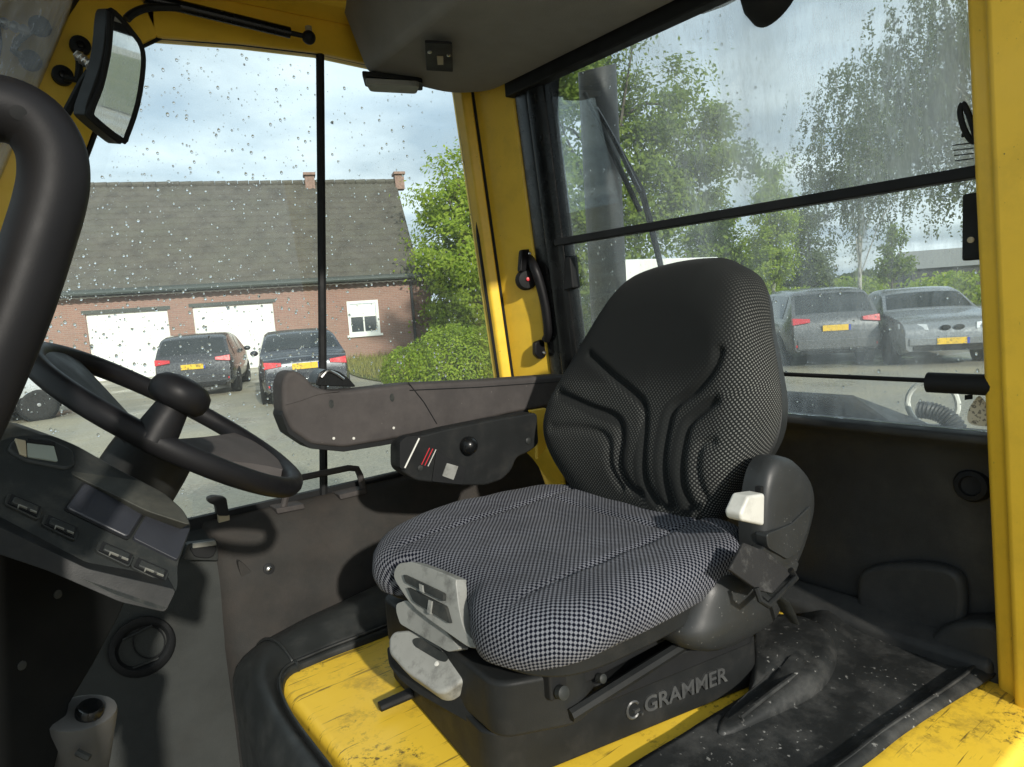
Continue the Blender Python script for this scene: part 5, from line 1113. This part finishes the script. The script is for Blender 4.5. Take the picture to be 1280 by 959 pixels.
def tree(name, label, base, lobes, nleaf, lsize, mat, trunk_r=.18, bark='bark', group=None, droop=0, clusters=60, cl_sp=.5, limbs=9):
    """lobes: (dx, dy, z, rx, ry, rz) ellipsoids relative to base"""
    root = thing(name, label, 'tree', tuple(base), 0, group)
    vol = np.array([l[3]*l[4]*l[5] for l in lobes]); vol = vol/vol.sum(); cen = []; tips = []
    for li, l in enumerate(lobes):
        k = max(4, int(clusters*vol[li]))
        for _ in range(k):
            v = rng.normal(size=3); v /= np.linalg.norm(v); r_ = rng.random()**.45
            c = np.array(l[:3]) + v*r_*np.array(l[3:6]); tips.append(c)
    tips = np.array(tips); per = max(1, nleaf//len(tips))
    for c in tips:
        sp = cl_sp*(.6+.8*rng.random()); q = rng.normal(size=(per, 3))*sp*np.array((.55, .55, .40 + .5*droop)); 
        if droop:                      # leaves strung along hanging twigs
            ns = max(3, per//26); st = rng.integers(0, ns, per); offx = rng.normal(size=(ns, 2))*sp*.75; ln = (.5+rng.random(ns))*sp*2.1*droop/1.4
            tq = rng.random(per); q = np.stack([offx[st, 0]*(1+.25*tq) + rng.normal(size=per)*.028, offx[st, 1]*(1+.25*tq) + rng.normal(size=per)*.028, .35*sp - tq*ln[st] + rng.normal(size=per)*.03], 1)
        cen.append(c+q)
    cen = np.concatenate(cen); cen = cen[cen[:, 2] > .05]
    L0 = np.array([l[:3] for l in lobes]); LR = np.array([l[3:6] for l in lobes]); rel = (cen[:, None, :]-L0[None])/LR[None]; ni = np.argmin((rel**2).sum(2), 1); ou = rel[np.arange(len(cen)), ni]; ou /= np.maximum(np.linalg.norm(ou, axis=1), .05)[:, None]; ou[:, 2] += .35
    pts = quad_leaves(cen, lsize, droop, None if droop else ou*.8)
    me = bpy.data.meshes.new('crown'); n4 = len(pts)//4; me.from_pydata(pts.tolist(), [], np.arange(n4*4).reshape(-1, 4).tolist()); me.update()
    o = bpy.data.objects.new('crown', me); COL.objects.link(o); me.materials.append(mat); o.parent = root
    top = max(l[2]+l[5]*.4 for l in lobes); cx = np.mean([l[0] for l in lobes])
    b = MB(); pth = [V((cx*t + .12*math.sin(4*t), .1*math.sin(3*t), top*t)) for t in np.linspace(0, 1, 9)]
    b.tube(pth, [trunk_r*(1-.85*t)+.01 for t in np.linspace(0, 1, 9)], 8)
    for i in range(limbs):
        tp = V(tips[rng.integers(len(tips))]); t0 = .25 + .6*rng.random(); s0 = pth[int(t0*8)]
        if tp.z < s0.z*.6: continue
        b.tube([s0, s0.lerp(tp, .5) + V((0, 0, .15*(tp-s0).length)), tp], [trunk_r*.4*(1-t0*.5), trunk_r*.22, .012], 6)
    b.build('trunk', M[bark], root, local=True, angle=60); return root
def gp(x, d): # point on the ground below photo column x at depth d
    p = at(x, 385, d=d); return V((p.x, p.y, 0))
def hz_at(x, y, d): return at(x, y, d=d).z
# tree behind the barn's right end
tree('leafy_tree', 'bright green tree growing behind the right end of the barn', gp(584, 27), [(0, 0, 3.2, 2.6, 2.0, 2.5), (.2, .3, 5.9, 1.8, 1.5, 2.0), (-1.1, 0, 2.2, 1.3, 1.3, 1.5), (1.5, 0, 2.6, 1.4, 1.3, 1.9), (0, 0, 1.2, 2.4, 1.8, 1.2)], 46000, .085, M['leaf_a'], .22, clusters=220, cl_sp=.55)
tree('leafy_tree', 'paler green tree just left of the yellow rear pillar, right of the barn tree', gp(612, 33), [(0, 0, 3.2, 2.0, 2.0, 2.8), (.3, 0, 6.0, 1.5, 1.3, 1.9), (0, 0, 1.2, 2.2, 1.8, 1.2)], 20000, .09, M['leaf_a'], .2, clusters=120, cl_sp=.55)
def bush(name, label, base, lobes, n, ls, mat):
    root = thing(name, label, 'bush', tuple(base)); cs_ = []
    for l in lobes:
        v = rng.normal(size=(n//len(lobes), 3)); v /= np.linalg.norm(v, axis=1)[:, None]; r_ = (.75+.25*rng.random(len(v))**.5)*(1+.10*np.sin(v[:, 0]*9+v[:, 2]*7)*np.cos(v[:, 1]*8))
        cs_.append(np.array(l[:3]) + v*r_[:, None]*np.array(l[3:6]))
    c = np.concatenate(cs_); c = c[c[:, 2] > .02]; ou = c - np.array((0, 0, .1)); ou /= np.linalg.norm(ou, axis=1)[:, None]; ou[:, 2] += .4; pts = quad_leaves(c, ls, 0, ou)
    me = bpy.data.meshes.new('foliage'); n4 = len(pts)//4; me.from_pydata(pts.tolist(), [], np.arange(n4*4).reshape(-1, 4).tolist()); o = bpy.data.objects.new('foliage', me); COL.objects.link(o); me.materials.append(mat); o.parent = root
    b = MB()
    for i in range(7): a = i*.9; b.tube([V((.1*math.cos(a), .1*math.sin(a), 0)), V((.5*math.cos(a), .4*math.sin(a), .6))], [.025, .01], 5)
    b.build('stems', M['bark'], root, local=True); return root
bush('round_bush', 'rounded yellow-green bush on the grass before the barn corner', gp(560, 14.3), [(0, 0, .50, 1.05, .8, .80), (-.80, .38, .38, .65, .6, .58), (.75, -.2, .50, .8, .7, .76), (.2, .3, .55, .9, .8, .80)], 24000, .034, M['leaf_a'])
# trees behind the cab
tree('leafy_tree', 'tall broad green tree right behind the exhaust stack', gp(765, 15), [(0, 0, 4.4, 1.9, 1.7, 2.0), (-.7, .4, 2.6, 1.8, 1.5, 1.5), (1.0, -.8, 3.4, 1.4, 1.3, 1.6), (-1.2, .7, 5.2, 1.3, 1.2, 1.5), (1.1, -.8, 5.4, 1.1, 1.1, 1.2), (0, 0, 1.6, 1.9, 1.5, 1.0), (-.5, .3, 6.6, 1.6, 1.4, 1.2), (1.9, -1.4, 4.5, 1.2, 1.2, 1.3)], 60000, .052, M['leaf_b'], .17, clusters=240, cl_sp=.40)
tree('birch_tree', 'slim pale green birch with a visible white trunk right of the seat back', gp(968, 30), [(0, 0, 4.2, 1.0, 1.0, 2.2), (.1, 0, 6.3, .6, .6, 1.3), (-.4, 0, 2.6, 1.2, 1.0, 1.2)], 14000, .07, M['leaf_a'], .10, 'birch', clusters=90, cl_sp=.4)
tree('leafy_tree', 'hazy green tree between the exhaust stack and the slim birch', gp(905, 34), [(0, 0, 3.2, 2.2, 2.0, 2.0), (-.4, 0, 5.0, 1.4, 1.2, 1.5), (1.5, 0, 2.6, 1.5, 1.2, 1.6), (-2, 0, 2.2, 1.5, 1.3, 1.6)], 18000, .09, M['leaf_b'], .2, clusters=110, cl_sp=.55)
tree('leafy_tree', 'pale feathery tree between the slim birch and the weeping birch', gp(1015, 36), [(0, 0, 2.6, 1.3, 1.2, 1.6), (-.3, 0, 4.6, .9, .9, 1.3)], 9000, .08, M['leaf_c'], .12, clusters=60, cl_sp=.45)
tree('weeping_birch', 'weeping birch with hanging branches above the parked grey estate car', gp(1075, 19), [(0, 0, 6.6, 1.3, 1.2, 1.1), (-.2, 0, 5.3, 1.6, 1.4, 1.2), (.4, -.4, 4.2, 1.1, 1.1, .9), (-.6, .4, 4.1, .9, .9, .8), (.3, 0, 3.5, .6, .6, .5), (1.1, -.8, 5.2, 1.1, 1.1, 1.0)], 30000, .040, M['leaf_c'], .055, 'birch', clusters=130, cl_sp=.36, droop=1.4)
tree('weeping_birch', 'weeping birch whose branches hang down beside the yellow door pillar', gp(1265, 14), [(-.6, .8, 5.6, .8, .8, 1.2), (-.5, .7, 4.3, .8, .9, .9), (-.55, .8, 3.2, .5, .5, .6), (-1.1, 1.4, 5.2, .8, .8, 1.1), (0, 0, 3.4, .6, .6, .8), (-.8, 1.1, 6.6, 1.0, 1.0, .9)], 30000, .036, M['leaf_c'], .10, 'birch', clusters=170, cl_sp=.32, droop=1.5)
tree('young_tree', 'small young tree growing behind the two parked cars on the right', gp(1117, 24), [(0, 0, 2.0, .65, .65, .55), (0, 0, 2.7, .45, .45, .45), (0, 0, 3.3, .22, .22, .35)], 3000, .06, M['leaf_b'], .05, clusters=40, cl_sp=.22)
# hedge and far buildings
def hedge(name, label, x0, x1, d0, d1, h, n, ls, mat):
    cs_ = []
    for _ in range(n):
        t = rng.random(); p = gp(x0+(x1-x0)*t, d0+(d1-d0)*t); hh = h*(.75+.35*math.sin(t*23)+.15*math.sin(t*61)); cs_.append((p.x + rng.normal()*.7, p.y + rng.normal()*.7, rng.random()**.7*hh))
    pts = quad_leaves(np.array(cs_), ls); me = bpy.data.meshes.new(name); n4 = len(pts)//4; me.from_pydata(pts.tolist(), [], np.arange(n4*4).reshape(-1, 4).tolist()); o = bpy.data.objects.new(name, me); COL.objects.link(o); me.materials.append(mat); tag(o, label, 'hedge'); o['kind'] = 'stuff'; return o
hedge('hedge', 'rough green hedge along the field behind the parked cars', 940, 1330, 34, 36, 1.5, 12000, .14, M['leaf_a'])
hedge('distant_trees', 'dark line of distant trees along the horizon', 560, 1500, 170, 190, 4.0, 9000, .9, M['leaf_c'])
fb = thing('distant_barn', 'low grey distant barn behind the hedge near the door pillar', 'barn', tuple(gp(1195, 70)))
q0, q1 = gp(1140, 68), gp(1260, 66); dd_ = (q1-q0).normalized(); nn_ = V((-dd_.y, dd_.x, 0)); nn_ = nn_ if nn_.dot(q0) > 0 else -nn_
MB().prism([q0, q1, q1+V((0, 0, 2.3)), q0+V((0, 0, 2.3))], nn_*9).build('wall', M['pipe'], fb, smooth=False)
MB().prism([q0 - nn_*.5 + V((0, 0, 2.3)), q0 + nn_*4.5 + V((0, 0, 4.2)), q0 + nn_*9.5 + V((0, 0, 2.3))], (q1-q0)).build('roof', M['pale'], fb, smooth=False)
tr_ = thing('white_trailer', 'white box trailer behind the seat back and wiper', 'trailer', tuple(gp(830, 12)))
q0, q1 = gp(778, 12), gp(900, 12.6); 
MB().prism([q0+V((0, 0, .75)), q1+V((0, 0, .75)), q1+V((0, 0, 2.28)), q0+V((0, 0, 2.32))], (q0.normalized())*2.0).build('box_body', M['white'], tr_, bevel=.03)
MB().prism([q0+V((0, 0, .62)), q1+V((0, 0, .62)), q1+V((0, 0, .75)), q0+V((0, 0, .75))], (q0.normalized())*1.9).build('chassis', M['dark'], tr_)
for t in (.35, .55):
    c_ = q0.lerp(q1, t) + V((0, 0, .33)); MB().lathe(c_, -q0.normalized(), [(.2, -.2), (.33, -.19), (.33, 0), (.2, .01)], 20).build('wheel', M['tyre'], tr_)
for o in bpy.data.objects:
    if '_o_vec' in o: del o['_o_vec']
